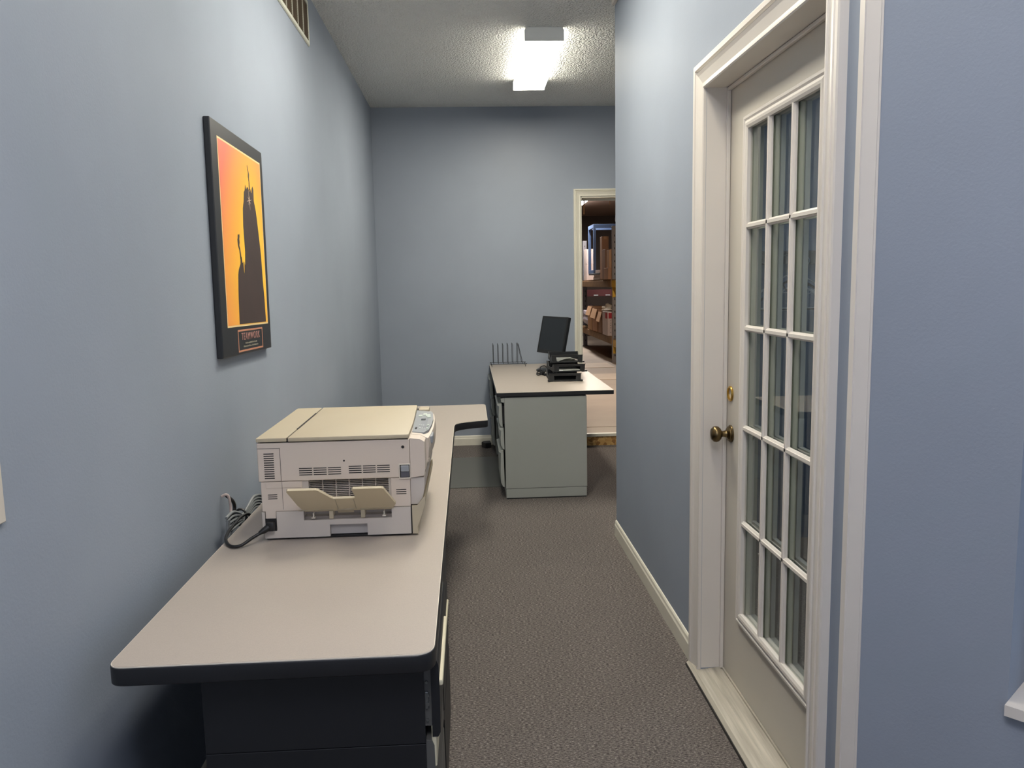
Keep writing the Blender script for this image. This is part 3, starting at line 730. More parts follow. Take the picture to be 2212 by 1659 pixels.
b = BM(); tube(b, [(-.198+.0055*math.cos(a), CY-.0025, .997+.0055*math.sin(a)) for a in [2*PI*i/18 for i in range(18)]], .0012, 6, close=True); obj('port_ring', b, M['cop'], up, smooth=True)
# release latch
b = BM(); box(b, -.2115, -.1785, CY-.0045, CY+.002, .9045, .948, bev=.001); obj('latch_frame', b, M['lamrim'], t)
obj('latch_well', bx(-.2085, -.1805, CY-.005, CY, .9085, .9455), M['cdark'], t)
b = BM(); box(b, -.2055, -.1825, CY-.009, CY-.002, .926, .944, bev=.002); obj('latch_lever', b, M['cgrey'], t)
obj('latch_lower', bx(-.2055, -.1825, CY-.0056, CY-.003, .9105, .925), mat('dark_latch_grey', (84, 84, 92), .5), t)
# pickup strips on lower left
b = BM(); box(b, -.589, -.4895, CY-.0012, CY+.002, .8885, .9055, bev=.0008); obj('cover_strip', b, M['cop'], t)
b = BM(); box(b, -.5438, -.543, CY-.0004, CY+.001, .825, .9055); box(b, -.5438, -.543, CY-.0017, CY, .8885, .9055); obj('panel_seam', b, M['blackm'], t)
# recess and grille
b = BM(); box(b, -.488, -.236, CY+.042, CY+.05, .79, .907); box(b, -.488, -.470, CY+.004, CY+.045, .84, .907); box(b, -.243, -.236, CY+.006, CY+.045, .84, .907)
obj('recess_wall', b, M['coplow'], t)
obj('recess_dark', bx(-.470, -.243, CY+.034, CY+.0425, .835, .9075), M['cdark'], t)
nrow = 11
for k in range(nrow):
    z = .852+(.905-.852)*k/(nrow-1)*1.0
    obj('grille_slat', bx(-.470, -.243, CY+.018, CY+.03, z-.0008, z+.0008), M['coplow'], t)
for k in range(1, 6):
    x = -.470+(.227)*k/6
    obj('grille_bar', bx(x-.0012, x+.0012, CY+.016, CY+.032, .848, .907), M['coplow'], t)
b = BM(); box(b, -.486, -.238, CY+.008, CY+.042, .792, .80); box(b, -.486, -.238, CY+.03, CY+.042, .80, .84)
obj('exit_slot_floor', b, mat('slot_floor_grey', (122, 114, 108), .6), t)
for x in (-.409, -.319): obj('exit_rib', bx(x-.006, x+.006, CY+.0, CY+.03, .793, .818, bev=.001), M['copy'], t)
for x in (-.459, -.258):
    b = BM(); box(b, x-.0015, x+.0015, CY-.004, CY+.01, .797, .812); box(b, x-.005, x+.005, CY-.006, CY+.006, .797, .8005)
    obj('hinge_clip', b, M['lamrim'], t)
# fold-out tray: hinged at the bottom, leaning out towards the camera
ty0, tz0 = CY+.004, .815; ty1, tz1 = CY-.098, .9035
def tr(u, v_):     # u = x, v_ = 0 at hinge .. 1 at lip
    return (u, ty0+(ty1-ty0)*v_, tz0+(tz1-tz0)*v_)
shape = [(-.484, 0), (-.236, 0), (-.222, .25), (-.247, .97), (-.252, 1), (-.330, 1), (-.334, .95), (-.329, .62), (-.333, .58), (-.392, .58), (-.398, .63), (-.425, .97), (-.430, 1), (-.507, 1), (-.511, .96), (-.497, .3)]
nrm = Vector((0, -(tz1-tz0), (ty1-ty0))).normalized()   # outward (down and towards camera)
b = BM(); fr_ = [b.verts.new(Vector(tr(*p))) for p in shape]; bk = [b.verts.new(Vector(tr(*p))-nrm*.007) for p in shape]
b.faces.new(fr_); b.faces.new(list(reversed(bk)))
for i in range(len(shape)): j = (i+1) % len(shape); b.faces.new((fr_[i], fr_[j], bk[j], bk[i]))
tray = obj('exit_tray', b, M['tray'], t); tray['label'] = 'yellowed fold-out paper exit tray'
def traybox(bm, u0, u1, v0, v1, h):
    vs = [Vector(tr(u, v_)) for u, v_ in ((u0, v0), (u1, v0), (u1, v1), (u0, v1))]
    lo = [bm.verts.new(p) for p in vs]; hi = [bm.verts.new(p+nrm*h) for p in vs]
    bm.faces.new(lo); bm.faces.new(hi)
    for i in range(4): j = (i+1) % 4; bm.faces.new((lo[i], lo[j], hi[j], hi[i]))
b = BM(); traybox(b, -.500, -.402, .06, .085, .0015); traybox(b, -.325, -.230, .06, .085, .0015); traybox(b, -.388, -.3865, .1, .55, .001); traybox(b, -.337, -.3355, .1, .55, .001)
traybox(b, -.39, -.345, -.05, .09, .003)
obj('tray_rib', b, M['copy'], tray)
# front control housing (faces the aisle, +X), bowed
b = BM()
prof = [(-.178, 1.0215), (-.150, 1.0185), (-.136, 1.010), (-.1355, .935), (-.140, .9115), (-.178, .9065)]
prism(b, prof, 'y', CY-.001, CY+.06)
obj('front_housing_end', b, M['cop'], t)
b = BM()
N = 14; rows = []
for k in range(N+1):
    y = CY+.06+(CB-.02-CY-.06)*k/N; s = math.sin(PI*min(1, (k+1.0)/(N+1)))**.5
    e = .019*s
    rows.append([b.verts.new(p) for p in ((-.178, y, 1.0225), (-.150, y, 1.0195+.0*e), (-.136+e*.8, y, 1.008), (-.1355+e, y, .985), (-.137+e*.9, y, .952), (-.140+e*.25, y, .917), (-.150, y, .9065), (-.178, y, .9065))])
for a_, c_ in zip(rows, rows[1:]):
    for k in range(8): b.faces.new((a_[k], a_[(k+1) % 8], c_[(k+1) % 8], c_[k]))
b.faces.new(rows[0]); b.faces.new(list(reversed(rows[-1])))
obj('front_housing', b, M['cop'], t, smooth=True)
# sloped control panel
b = BM(); cpq = [(-.1765, CY+.085), (-.142, CY+.085), (-.130, CY+.14), (-.1255, CY+.23), (-.125, CY+.34), (-.130, CY+.44), (-.137, CY+.48), (-.187, CY+.48)]
def cz(x): return 1.0235-(x+.178)*.10
lo = [b.verts.new((x, y, cz(x)-.006)) for x, y in cpq]; hi = [b.verts.new((x, y, cz(x)+.0015)) for x, y in cpq]
b.faces.new(lo); b.faces.new(hi)
for i in range(len(cpq)): j = (i+1) % len(cpq); b.faces.new((lo[i], lo[j], hi[j], hi[i]))
cp = obj('control_panel', b, M['cgrey'], t); cp['label'] = 'grey control panel with buttons'
def onp(nm, x0, x1, y0, y1, mt, h=.0015, bev=.0006):
    z = cz((x0+x1)/2)+.0014; return obj(nm, bx(x0, x1, y0, y1, z, z+h, bev=bev), mt, cp)
onp('display', -.163, -.148, CY+0.288, CY+0.319, M['lcd'], .0008, 0)
onp('display_surround', -.172, -0.1400, CY+0.164, CY+0.339, mat('panel_grey_inset', (138, 142, 148), .4), .0004, 0)
for k in range(5): onp('button', -.163+.006*k, -.159+.006*k, CY+0.192, CY+0.208, M['cbtn'])
for k in range(4): onp('button', -.160+.007*k, -.155+.007*k, CY+0.141, CY+0.158, M['cbtn'])
onp('power_key', -.1715, -.1655, CY+0.127, CY+0.156, M['cdark'])
onp('button', -0.1375, -0.1325, CY+0.192, CY+0.213, M['cgreen'], .003); onp('button', -0.1385, -0.1335, CY+0.136, CY+0.156, M['cgreen'], .003)
for (x, y) in ((-.155, CY+0.401), (-.168, CY+0.367), (-.146, CY+0.382), (-0.1400, CY+0.362), (-0.1420, CY+0.390)): onp('button', x-.006, x+.006, y-.014, y+.014, M['cgreen'], .003, .001)
obj('indicator_window', bx(-.132, -.1165, CY+.10, CY+.17, .984, 1.008, bev=.004), M['cgrey'], t)
b = BM(); box(b, -.182, -.146, CY+.481, CB-.004, 1.005, 1.029, bev=.004); obj('panel_cap', b, M['copy'], t)
b = BM()
for k in range(9):
    z = .985-.006*k; tube(b, [(-.1348+.004, CY+.065+.006*(k % 2), z), (-.1290, CY+.085, z+.008)], .0009, 5)
obj('side_ribs', b, M['cop'], t)
# lower front, curved grey panel and cream cassette front
b = BM(); prism(b, [(-.181, .906), (-.139, .906), (-.1405, .870), (-.146, .845), (-.160, .826), (-.181, .8255)], 'y', CY+.005, CB-.03, bev=.003); obj('front_cover', b, M['coplow'], t, smooth=True)
b = BM(); prism(b, [(-.178, .8235), (-.164, .8235), (-.140, .852), (-.1395, .83), (-.150, .797), (-.164, .762), (-.163, .741), (-.178, .741)], 'y', CY-.001, CB-.05); obj('cassette_front', b, M['copy'], t)
obj('cassette_gap', bx(-.1815, -.1782, CY+.001, CB-.05, .742, .823), M['cdark'], t)
# power socket with plug
so = obj('power_socket', bx(-.5955, -.565, CY-.0025, CY+.002, .764, .800), M['cdark'], t)

t = thing('power_cord', 'black power cord plugged into the photocopier and looping over the desk edge', 'cord', (-.64, 2.2, W1Z))
b = BM(); box(b, -.590, -.568, CY-.022, CY-.003, .768, .794, bev=.003)
tube(b, [(-.584, CY-.015, .779), (-.596, CY-.022, .772), (-.608, CY-.028, .766)], [.0105, .009, .0055], 10)
obj('plug', b, M['rubber'], t, smooth=True)
pts = [(-.604, CY-.026, .767), (-.625, CY-.040, .757), (-.65, CY-.062, .744), (-.675, CY-.060, .741), (-.698, CY-.03, .741), (-.716, CY+.02, .742), (-.728, CY+.09, .741), (-.737, CY+.18, .735), (-.742, CY+.25, .733), (-.736, CY+.31, .728), (-.730, CY+.335, .705), (-.728, CY+.33, .64), (-.728, CY+.31, .5), (-.728, CY+.3, .2)]
obj('cord', tube(BM(), smooth_path(pts, 8), .0046, 10), M['rubber'], t, smooth=True)

# ------------------------------------------------------------------ far desk
t = thing('office_desk', 'far grey steel desk with beige top standing by the warehouse doorway', 'desk', (.55, 6.2, 0))
fx0, fx1, fy0, fy1 = .172, .962, 5.238, 7.125
fp = rounded([(fx0, fy0), (fx1, fy0), (fx1, fy1), (fx0, fy1)], .006, 3)
obj('worktop', prism(BM(), inset(fp, .003), 'z', W1Z-.004, W1Z), M['laminate'], t)
obj('worktop_edge_highlight', prism(BM(), inset(fp, .0015), 'z', W1Z-.005, W1Z-.0006), M['lamrim'], t)  # same painted edge highlight on the far desk
obj('edge_band', prism(BM(), fp, 'z', W1Z-.029, W1Z-.002, bev=.003), M['band'], t)
def far_ped(y0, y1, x0, x1, mt, open_=.0):
    b = BM(); box(b, x0+.012, x1-.02, y0+.01, y1-.01, W1Z-.04, W1Z-.029); obj('spacer_rail', b, M['black_panel'], t)
    b = BM(); box(b, x0, x1, y0, y1, .073, .699, bev=.003); p = obj('pedestal', b, mt, t)
    obj('plinth', bx(x0+.002, x1-.003, y0+.002, y1-.002, .008, .071, bev=.001), mt, t)
    obj('plinth_gap', bx(x0+.006, x1-.006, y0+.006, y1-.006, .0, .075), M['black_panel'], t)
    def df(z0, z1, out, nm='drawer_front'):
        X = x0-out
        b = BM(); prism(b, [(X, z0), (X-.012, z0+.004), (X-.024, z0+.03), (X-.026, (z0+z1)/2), (X-.022, z1-.02), (X-.034, z1-.012), (X-.036, z1-.004), (X-.026, z1), (X-.004, z1)], 'y', y0+.004, y1-.004, bev=.0015)
        d_ = obj(nm, b, mt, t)
        if out > .01: obj('drawer_box', bx(X, x0+.01, y0+.02, y1-.02, z0+.02, z1-.02), M['cdark'], d_)
    df(.500, .660, .014); df(.345, .495, .004); df(.085, .340, .008)
    b = BM(); prism(b, [(x0, .665), (x0-.02, .668), (x0-.024, .694), (x0, .699)], 'y', y0, y1, bev=.001); obj('top_rail', b, mt, t)
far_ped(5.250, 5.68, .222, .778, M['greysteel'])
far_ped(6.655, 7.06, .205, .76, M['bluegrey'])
obj('modesty_panel', bx(.76, .775, 5.67, 7.06, .2, W1Z-.03), M['greysteel'], t)
b = BM(); prism(b, [(.085, 7.02), (.12, 6.96), (.17, 6.98), (.165, 7.08), (.10, 7.07)], 'z', .001, .05, bev=.006); tag(obj('black_adapter', b, M['rubber']), 'small black plastic block on the carpet by the far baseboard', 'adapter')

# chair mat
b = BM(); prism(b, rounded([(-.55, 5.59), (.62, 5.59), (.62, 6.60), (-.55, 6.60)], .03, 4), 'z', 0.0005, .004)
tag(obj('floor_mat', b, M['mat']), 'grey plastic floor mat lying on the carpet between the two desks', 'mat')

# letter trays
def letter_tray(parent, loc, yaw, tiltz=0):
    w2, l2, hh = .122, .165, .062
    b = BM()
    # floor
    box(b, -w2+.006, w2-.006, -l2, l2, .004, .007)
    # sides
    for s in (-1, 1):
        prism(b, [(-l2, .0), (-l2+.02, .0), (-l2+.04, .004), (l2-.04, .004), (l2-.02, 0), (l2, 0), (l2, hh*.8), (l2-.05, hh*.8), (l2-.08, hh*.45), (-l2+.10, hh*.45), (-l2+.05, hh), (-l2, hh)], 'x', s*w2-.002, s*w2+.002)
    # front (towards the camera) with a wide opening
    prism(b, [(-w2, 0), (-w2+.02, 0), (-w2+.02, .006), (w2-.02, .006), (w2-.02, 0), (w2, 0), (w2+.008, hh), (-w2-.008, hh)], 'y', -l2-.002, -l2+.001)
    box(b, -w2-.01, w2+.01, -l2-.006, -l2+.006, hh-.004, hh, bev=.001)
    o = loc_part('tray_body', b, M['blackm'], parent)
    return o
tz = W1Z
for k, (lx, ly, yaw, lab) in enumerate(((.700, 5.925, -.03, 'black letter tray at the bottom of the stack on the far desk'), (.725, 5.99, .07, 'black letter tray in the middle of the stack on the far desk'), (.735, 6.09, -.02, 'black letter tray on top of the stack on the far desk'))):
    t = thing('letter_tray', lab, 'tray', (lx, ly, tz+.0605*k+.0005), (0, 0, yaw), 'stacked letter trays')
    w2, l2, hh = .114, .165, .060
    b = BM(); box(b, -w2+.004, w2-.004, -l2+.003, l2-.003, .004, .0065); loc_part('tray_floor', b, M['black'], t)
    for s in (-1, 1):
        b = BM(); prism(b, [(-l2, .0), (-l2+.03, .0), (-l2+.045, .003), (l2-.045, .003), (l2-.03, 0), (l2, 0), (l2, hh), (l2-.05, hh), (l2-.085, hh*.4), (-l2+.11, hh*.4), (-l2+.06, hh*.9), (-l2, hh)], 'x', s*w2-.002, s*w2+.002)
        loc_part('side', b, M['blackm'], t)
    b = BM(); fr0 = [(-w2-.004, hh), (w2+.004, hh), (w2, 0), (w2-.02, 0), (w2-.024, .004), (-w2+.024, .004), (-w2+.02, 0), (-w2, 0)]
    # frame with window: left, right, top, bottom pieces
    prism(b, [(-w2-.004, hh), (-w2+.030, hh), (-w2+.036, .008), (-w2+.02, 0), (-w2, 0)], 'y', -l2-.003, -l2)
    prism(b, [(w2-.030, hh), (w2+.004, hh), (w2, 0), (w2-.02, 0), (w2-.036, .008)], 'y', -l2-.003, -l2)
    prism(b, [(-w2+.030, hh), (w2-.030, hh), (w2-.031, hh*.70), (-w2+.031, hh*.70)], 'y', -l2-.003, -l2)
    prism(b, [(-w2+.036, .012), (w2-.036, .012), (w2-.034, .003), (-w2+.034, .003)], 'y', -l2-.003, -l2)
    box(b, -w2-.008, w2+.008, -l2-.008, -l2+.002, hh-.003, hh, bev=.001)
    loc_part('front', b, M['blackm'], t)
    b = BM(); box(b, -w2, w2, l2-.003, l2, .0, hh*.95); loc_part('back', b, M['black'], t)
    for s in (-1, 1):
        b = BM(); prism(b, [(-l2-.01, .002), (-l2-.03, .006), (-l2-.03, .014), (-l2+.01, .014)], 'x', s*(w2+.006)-.008, s*(w2+.006)+.008); loc_part('foot_clip', b, M['black'], t)
t = thing('paper_sheet', 'pale grey paper lying in the middle letter tray', 'paper', (.72, 5.98, tz+.061+.0075), (0, 0, .05))
loc_part('sheet', box(BM(), -.10, .10, -.14, .14, 0, .002), mat('paper_grey', (150, 152, 148), .7), t)
loc_part('small_note', box(BM(), -.07, -.035, -.13, -.10, .002, .0035), M['white'], t)
t = thing('paper_sheet', 'curled grey sheet lying in the top letter tray', 'paper', (.735, 6.08, tz+.1215+.0085), (0, 0, .12))
b = BM(); n = 10
vv = [[b.verts.new((-.085+.17*i/n, y, .002+.02*math.sin(PI*i/n))) for i in range(n+1)] for y in (-.13, .12)]
for i in range(n): b.faces.new((vv[0][i], vv[0][i+1], vv[1][i+1], vv[1][i]))
r_ = bmesh.ops.solidify(b, geom=b.faces[:], thickness=.0012)
loc_part('sheet', b, mat('paper_grey_light', (176, 178, 176), .7), t)

# monitor: face turned to the left, leaning back
t = thing('computer_monitor', 'black flat computer monitor turned sideways behind the letter trays', 'monitor', (.645, 6.50, W1Z), (0, 0, math.radians(-66)))
loc_part('stand_base', lathe(BM(), [(0, .112), (.008, .112), (.014, .10), (.018, .03), (.02, .001)], (-.03, .03, .001), (0, 0, 1), 32), M['black'], t, True)
loc_part('stand_neck', prism(BM(), [(.03, .012), (.07, .012), (.105, .22), (.075, .22)], 'x', -.055, -.005, bev=.003), M['black'], t)
# local frame of the head: x = width, y = depth (screen faces -y), z up, leaned back
til = math.radians(12); hd = bpy.data.objects.new('head_tmp', None)
mw, mh = .205, .155
def headm(bm):
    bmesh.ops.rotate(bm, verts=bm.verts, cent=(0, 0, 0), matrix=Matrix.Rotation(-til, 3, 'X'))
    bmesh.ops.translate(bm, verts=bm.verts, vec=(-.0, .055, .292)); return bm
loc_part('case', headm(box(box(BM(), -mw, mw, -.012, .018, -mh, mh, bev=.006), -.13, .13, .016, .045, -.10, .10, bev=.01)), M['black'], t)
loc_part('bezel', headm(box(box(box(box(BM(), -mw, mw, -.0155, -.012, mh-.014, mh, bev=.001), -mw, mw, -.0155, -.012, -mh, -mh+.030, bev=.001), -mw, -mw+.014, -.0155, -.012, -mh+.03, mh-.014), mw-.014, mw, -.0155, -.012, -mh+.03, mh-.014)), M['blackm'], t)
loc_part('screen', headm(box(BM(), -mw+.014, mw-.014, -.0135, -.0118, -mh+.030, mh-.014)), M['screen'], t)
for k in range(4): loc_part('button', headm(box(BM(), -.02+.035*k, .0+.035*k, -.0175, -.015, -mh+.008, -mh+.018, bev=.001)), M['black'], t)
bpy.data.objects.remove(hd)
t = thing('cable_coil', 'coiled black monitor cable beside the monitor base', 'cable', (.60, 6.42, W1Z))
for k in range(3):
    b = BM(); pts = [(.555+.030*math.cos(a)+.004*k, 6.22+.07*math.sin(a)+.01*k, W1Z+.008+.009*k+.004*math.sin(3*a+k)) for a in [2*PI*i/24 for i in range(24)]]
    tube(b, pts, .0042, 6, close=True); obj('coil_loop', b, M['rubber'], t, smooth=True)
obj('connector', bx(.575, .60, 6.13, 6.16, W1Z+.001, W1Z+.020, bev=.002), M['rubber'], t)
obj('connector', bx(.575, .60, 6.17, 6.19, W1Z+.001, W1Z+.014, bev=.001), M['latch'], t)
obj('cable_tail', tube(BM(), smooth_path([(.56, 6.29, W1Z+.02), (.565, 6.33, W1Z+.05), (.60, 6.34, W1Z+.06), (.63, 6.40, W1Z+.03)], 5), .004, 6), M['rubber'], t, smooth=True)

# wire sorter
t = thing('wire_file_sorter', 'black wire file sorter with seven upright loops on the far desk corner', 'sorter', (.34, 7.03, W1Z))
ra, rb_ = 6.90, 7.055; rx0, rx1 = .190, .485; rz = W1Z+.026
for y in (ra, rb_):
    obj('rail', tube(BM(), smooth_path([(rx0, y, W1Z+.001), (rx0, y, rz-.006), (rx0+.008, y, rz), (rx1-.008, y, rz), (rx1, y, rz-.006), (rx1, y, W1Z+.001)], 4), .0022, 6), M['wire'], t, smooth=True)
for k in range(7):
    x = rx0+.016+.0425*k; lean = -.032 if k == 6 else 0; x = min(x, rx1-.014)
    ztop = W1Z+.198
    pts = smooth_path([(x, ra, rz), (x+lean*.5, ra+.002, W1Z+.11), (x+lean, ra+.004, ztop-.016), (x+lean, ra+.016, ztop-.006), (x+lean*1.1, rb_-.012, ztop), (x+lean, rb_-.002, ztop-.008), (x+lean*.5, rb_, W1Z+.11), (x, rb_, rz)], 3)
    obj('loop', tube(BM(), pts, .0020, 6), M['wire'], t, smooth=True)

# ------------------------------------------------------------------ doorway step and warehouse
FZ = .11
struct('trim_5', bx(DX0-.004, DX1, 6.955, YB+.14, 0, .079), M['osb'])
struct('trim_6', bx(DX0-.004, DX1, 6.948, 6.995, .080, FZ-.002, bev=.003), M['trim_far'])
struct('floor_step', bx(DX0-.004, DX1, 6.996, YB+.142, .080, FZ-.004), M['conc'])
b = BM(); box(b, DX0-.001, DX0+.008, YB-.001, YB+.16, FZ, DZ); box(b, DX1-.008, DX1+.001, YB-.001, YB+.16, FZ, DZ); box(b, DX0, DX1, YB-.001, YB+.16, DZ-.012, DZ+.001); box(b, DX0+.008, DX1-.008, YB+.09, YB+.11, DZ-.03, DZ-.012)
struct('trim_7', b, M['trim_far'])
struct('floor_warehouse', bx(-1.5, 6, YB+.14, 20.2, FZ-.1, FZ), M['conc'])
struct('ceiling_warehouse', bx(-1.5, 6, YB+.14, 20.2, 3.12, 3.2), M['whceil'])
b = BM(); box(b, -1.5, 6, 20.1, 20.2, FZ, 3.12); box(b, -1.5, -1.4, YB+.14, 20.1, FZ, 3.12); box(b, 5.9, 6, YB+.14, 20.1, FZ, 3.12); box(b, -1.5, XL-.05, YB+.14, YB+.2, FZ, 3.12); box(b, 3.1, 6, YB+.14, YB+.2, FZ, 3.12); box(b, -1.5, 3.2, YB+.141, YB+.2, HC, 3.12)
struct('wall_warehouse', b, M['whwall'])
for (y, l) in ((12.9, 'pale plywood board lying across the warehouse floor, farther one'), (11.3, 'pale plywood board lying across the warehouse floor, nearer one')):
    tag(obj('floor_board', bx(.9, 2.3, y-.45, y+.28, FZ+.0005, FZ+.006), M['conc2']), l, 'board')
fixture(2.27, 16.2, 3.118, 'ceiling_light', 'bright warehouse strip light seen at the top of the doorway', 30, L=2.4, warm=(1, .95, .9, 1))
fixture(1.6, 9.6, 3.118, 'ceiling_light', 'warehouse strip light just inside the doorway, above the view', 30, L=1.22, warm=(1, .84, .68, 1))
PY, PX = 13.25, 2.412
def rack_post(x, y, z1, mt, lab, w_=.082):
    t = thing('rack_post', lab, 'post', (x, y, FZ))
    obj('column', bx(x, x+w_, y, y+.07, FZ, z1, bev=.003), mt, t)
    n = int((z1-FZ-.1)/.105); b = BM()
    for k in range(n):
        z = FZ+.12+.105*k; box(b, x+w_*.42, x+w_*.60, y-.0012, y+.002, z-.016, z+.016, bev=.0)
    obj('slot_holes', b, M['cdark'], t)
    obj('base_plate', bx(x-.02, x+w_+.02, y-.02, y+.09, FZ, FZ+.008), mt, t); return t
rack_post(PX, PY, 2.385, M['postgrey'], 'grey perforated rack post nearest the doorway')
rack_post(PX+.045, 16.95, 2.34, M['postdk'], 'dark perforated rack post at the far end of the shelves')
rack_post(PX+1.05, PY, 2.385, M['postdk'], 'inner rack post behind the cartons, nearer one')
rack_post(PX+1.05, 16.95, 2.34, M['postdk'], 'inner rack post behind the cartons, farther one')
def shelf(x0, x1, y0, y1, z, lab, mt):
    t = thing('rack_shelf', lab, 'shelf', ((x0+x1)/2, (y0+y1)/2, z))
    obj('beam', bx(x0-.015, x0+.03, y0, y1, z-.115, z-.002, bev=.004), mt, t)
    obj('beam', bx(x1-.03, x1+.015, y0, y1, z-.115, z-.002, bev=.004), mt, t)
    n = 9
    for k in range(n):
        a = y0+.01+(y1-y0-.02)*k/n; obj('deck_board', bx(x0-.01, x1+.01, a, a+(y1-y0-.02)/n-.015, z-.002, z+.018), M['beamw'], t)
    return t
shelf(PX, PX+1.1, PY+.08, 16.94, 1.49, 'worn wooden upper rack shelf holding cartons and a blue frame', M['beamw'])
shelf(PX, PX+1.1, PY+.08, 16.94, .53, 'worn wooden lower rack shelf holding open cartons', M['beamw'])
t = shelf(PX+.0, PX+1.1, 10.2, PY-.01, 1.49, 'yellow beamed upper rack shelf beside the doorway edge', M['yellow'])
b = BM(); prism(b, [(PX+.0, 1.375), (PX+.078, 1.375), (PX+.078, 1.30), (PX+.06, 1.22), (PX+.0, 1.20)], 'y', PY-.012, PY-.003); obj('bracket', b, M['yellow'], t)
t = shelf(PX+.02, PX+1.1, 10.2, PY-.01, .50, 'yellow beamed lower rack shelf beside the doorway edge', M['yellow'])
b = BM(); box(b, PX+.01, PX+.088, PY-.012, PY-.003, .26, .40); obj('bracket', b, M['yellow'], t)
# red beam of the rack behind
t = thing('red_beam', 'dark red rack beam crossing the shadow under the upper shelf', 'beam', (3.1, 18.0, 1.2))
obj('beam_body', bx(2.3, 4.2, 18.0, 18.05, 1.15, 1.30), M['redbeam'], t)
for x in (2.85, 3.12): obj('tag_print', bx(x, x+.10, 17.996, 18.0, 1.165, 1.185), M['cbtn'], t)
def carton(x0, x1, y0, y1, z0, z1, lab, mt='card', flaps=False, name='carton', parts=True):
    t = thing(name, lab, 'box', ((x0+x1)/2, (y0+y1)/2, z0))
    if not flaps:
        obj('box_body', bx(x0, x1, y0, y1, z0, z1, bev=.004), M[mt], t)
        obj('tape', bx((x0+x1)/2-.025, (x0+x1)/2+.025, y0-.001, y1+.001, z1-.05, z1+.001), M['cardl'], t)
    else:
        b = BM(); w_ = .006
        box(b, x0, x1, y0, y1, z0, z0+w_); box(b, x0, x0+w_, y0, y1, z0, z1); box(b, x1-w_, x1, y0, y1, z0, z1); box(b, x0, x1, y0, y0+w_, z0, z1); box(b, x0, x1, y1-w_, y1, z0, z1)
        obj('box_body', b, M[mt], t)
        b = BM(); prism(b, [(x0-.002, z1), (x0-.05, z1-.17), (x0-.045, z1-.175), (x0+.004, z1-.004)], 'y', y0+.02, y1-.02); obj('flap', b, M['cardl'], t)
        b = BM(); prism(b, [(y0-.002, z1), (y0-.05, z1-.19), (y0-.044, z1-.195), (y0+.004, z1-.004)], 'x', x0+.02, x1-.02); obj('flap', b, M[mt], t)
    return t
LZ = .549; UZ = 1.509
t = carton(2.36, 2.66, 13.42, 13.95, LZ, .955, 'tall white carton with a red label at the near end of the lower shelf', 'whitebox')
b = BM(); box(b, 2.3592, 2.3602, 13.44, 13.66, .84, .94); box(b, 2.375, 2.455, 13.4188, 13.4199, .845, .94); obj('red_label', b, M['redlabel'], t)
b = BM()
for z in (.80, .76, .72, .68, .60): box(b, 2.405, 2.418, 13.4188, 13.42, z, z+.012)
obj('side_print', b, M['postdk'], t)
carton(2.37, 2.72, 14.07, 14.45, LZ, .93, 'open brown carton with a folded flap beside the white carton', 'card2', True)
carton(2.36, 2.74, 14.5, 15.1, LZ, .97, 'open brown carton in the middle of the lower shelf', 'card', True)
carton(2.37, 2.76, 15.2, 15.75, LZ, 1.0, 'open brown carton second from the far end of the lower shelf', 'cardl', True)
def lumpy(x, y, z, sx, sy, sz, mt, name, lab, cat, seed):
    b = BM(); bmesh.ops.create_icosphere(b, subdivisions=3, radius=1)
    rr = random.Random(seed); ph = [rr.uniform(0, 6) for _ in range(6)]
    for v in b.verts:
        f = 1+.16*math.sin(5*v.co.x+ph[0])*math.sin(4*v.co.y+ph[1])+.12*math.sin(9*v.co.z+ph[2]+3*v.co.x)+.05*rr.uniform(-1, 1)
        v.co = Vector((x+v.co.x*sx*f, y+v.co.y*sy*f, max(z, z+sz+v.co.z*sz*f)))
    o = obj(name, b, M[mt], smooth=False, origin=(x, y, z)); tag(o, lab, cat); return o
lumpy(2.53, 16.2, LZ, .17, .35, .22, 'bag', 'plastic_bag', 'grey plastic bag at the far end of the lower shelf', 'bag', 2)
lumpy(2.56, 13.72, .958, .17, .26, .035, 'paper', 'crumpled_paper', 'crumpled white packing paper on top of the white carton', 'paper', 5)
lumpy(2.54, 14.25, .90, .13, .16, .085, 'paper', 'crumpled_paper', 'crumpled packing paper spilling out of the open carton next to the white carton', 'paper', 9)
# upper shelf load
carton(2.36, 2.60, 13.36, 13.75, UZ, 1.70, 'small brown carton at the near edge of the upper shelf', 'card')
carton(2.39, 2.62, 13.80, 14.15, UZ, 2.03, 'brown carton standing behind the small one on the upper shelf', 'card2')
carton(2.395, 2.55, 13.45, 13.7, 1.702, 2.0, 'light brown carton stacked on the small near carton of the upper shelf', 'cardl')
carton(2.40, 2.52, 14.2, 14.4, UZ, 2.27, 'tall narrow brown carton on the upper shelf beside the blue frame', 'card')
carton(2.87, 3.4, 14.5, 15.2, UZ, 2.05, 'dark brown carton inside the upper shelf behind the blue frame', 'card2')
t = carton(2.47, 2.62, 16.5, 16.9, UZ, 1.84, 'white carton at the far end of the upper shelf, lower of two', 'whitebox')
t = carton(2.47, 2.62, 16.5, 16.9, 1.842, 2.15, 'white carton at the far end of the upper shelf, upper of two', 'whitebox')
t = thing('paper_stack', 'stack of flat white cartons on a dark tray on the upper shelf', 'stack', (2.6, 14.9, UZ))
for k, (a, c, d_) in enumerate(((14.45, 15.2, .05), (14.5, 15.05, .04), (14.45, 14.95, .05))):
    z = UZ+.001+[0, .052, .125][k]; obj('flat_carton', bx(2.40, 2.8, a, c, z, z+d_, bev=.003), M['whitebox'], t)
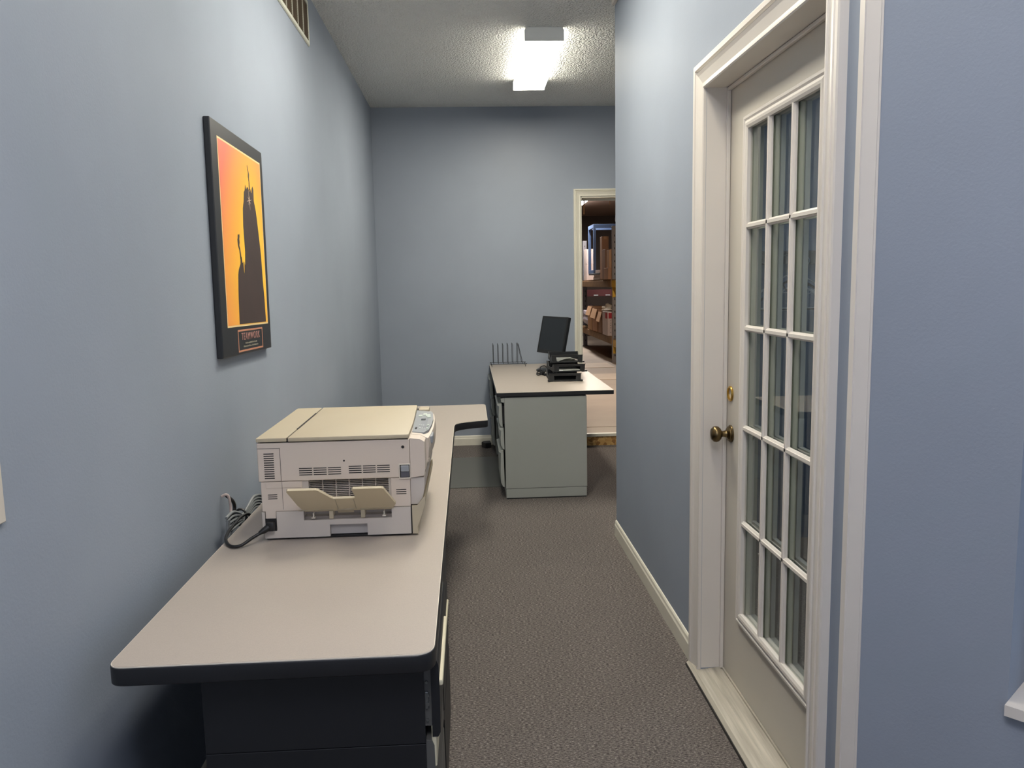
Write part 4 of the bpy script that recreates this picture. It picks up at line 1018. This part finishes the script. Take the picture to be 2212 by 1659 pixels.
obj('dark_tray', bx(2.39, 2.85, 14.43, 15.7, UZ+.094, UZ+.124, bev=.003), M['postdk'], t)
t = thing('blue_frame', 'blue painted steel table frame standing on the upper shelf', 'frame', (2.8, 15.6, 1.70))
lx0, lx1, ly0, ly1, lz0, lz1 = 2.42, 3.05, 15.28, 15.95, UZ+.0, 2.565
for (x, y) in ((lx0, ly0), (lx1-.05, ly0), (lx0, ly1-.05), (lx1-.05, ly1-.05)):
    obj('leg', bx(x, x+.05, y, y+.05, lz0+.17 if y > 15.5 else lz0+.19, lz1-.07, bev=.003), M['bluemetal'], t)
for a in ((lx0, lx1, ly0, ly0+.05), (lx0, lx1, ly1-.05, ly1), (lx0, lx0+.05, ly0+.05, ly1-.05), (lx1-.05, lx1, ly0+.05, ly1-.05)):
    obj('top_rail', bx(*a, lz1-.07, lz1, bev=.003), M['bluemetal'], t)
    obj('foot_rail', bx(*a, lz0+.125, lz0+.19 if a[2] < 15.5 else lz0+.17, bev=.003), M['bluemetal'], t)
carton(2.44, 2.8, 12.3, 13.1, .519, .93, 'brown carton on the lower rack shelf by the right edge of the doorway', 'card')
carton(2.46, 2.8, 12.6, 13.15, UZ, 1.9, 'brown carton on the upper rack shelf by the right edge of the doorway', 'card2')
# hanging things
t = thing('pull_cord', 'white pull cord hanging from the warehouse ceiling by the door edge', 'cord', (1.585, 8.5, 2.1))
obj('cord', tube(BM(), [(1.585, 8.5, 3.12), (1.585, 8.5, 2.14)], .005, 6), M['white'], t)
obj('tassel', lathe(BM(), [(0, .004), (.02, .011), (.05, .013), (.055, .005)], (1.585, 8.5, 2.145), (.15, 0, -1), 8), M['white'], t, smooth=True)
for k, (x, y, z0, z1) in enumerate(((1.98, 13.5, 2.60, 3.115), (2.42, 13.5, 2.75, 3.115))):
    tag(obj('ceiling_hook', tube(BM(), [(x, y, z1), (x, y, z0)], .012 if k == 0 else .006, 6), M['cardl']), ('thick pale rod hanging below the warehouse strip light', 'thin pale rod hanging from the warehouse ceiling left of the pull cord')[k], 'rod')
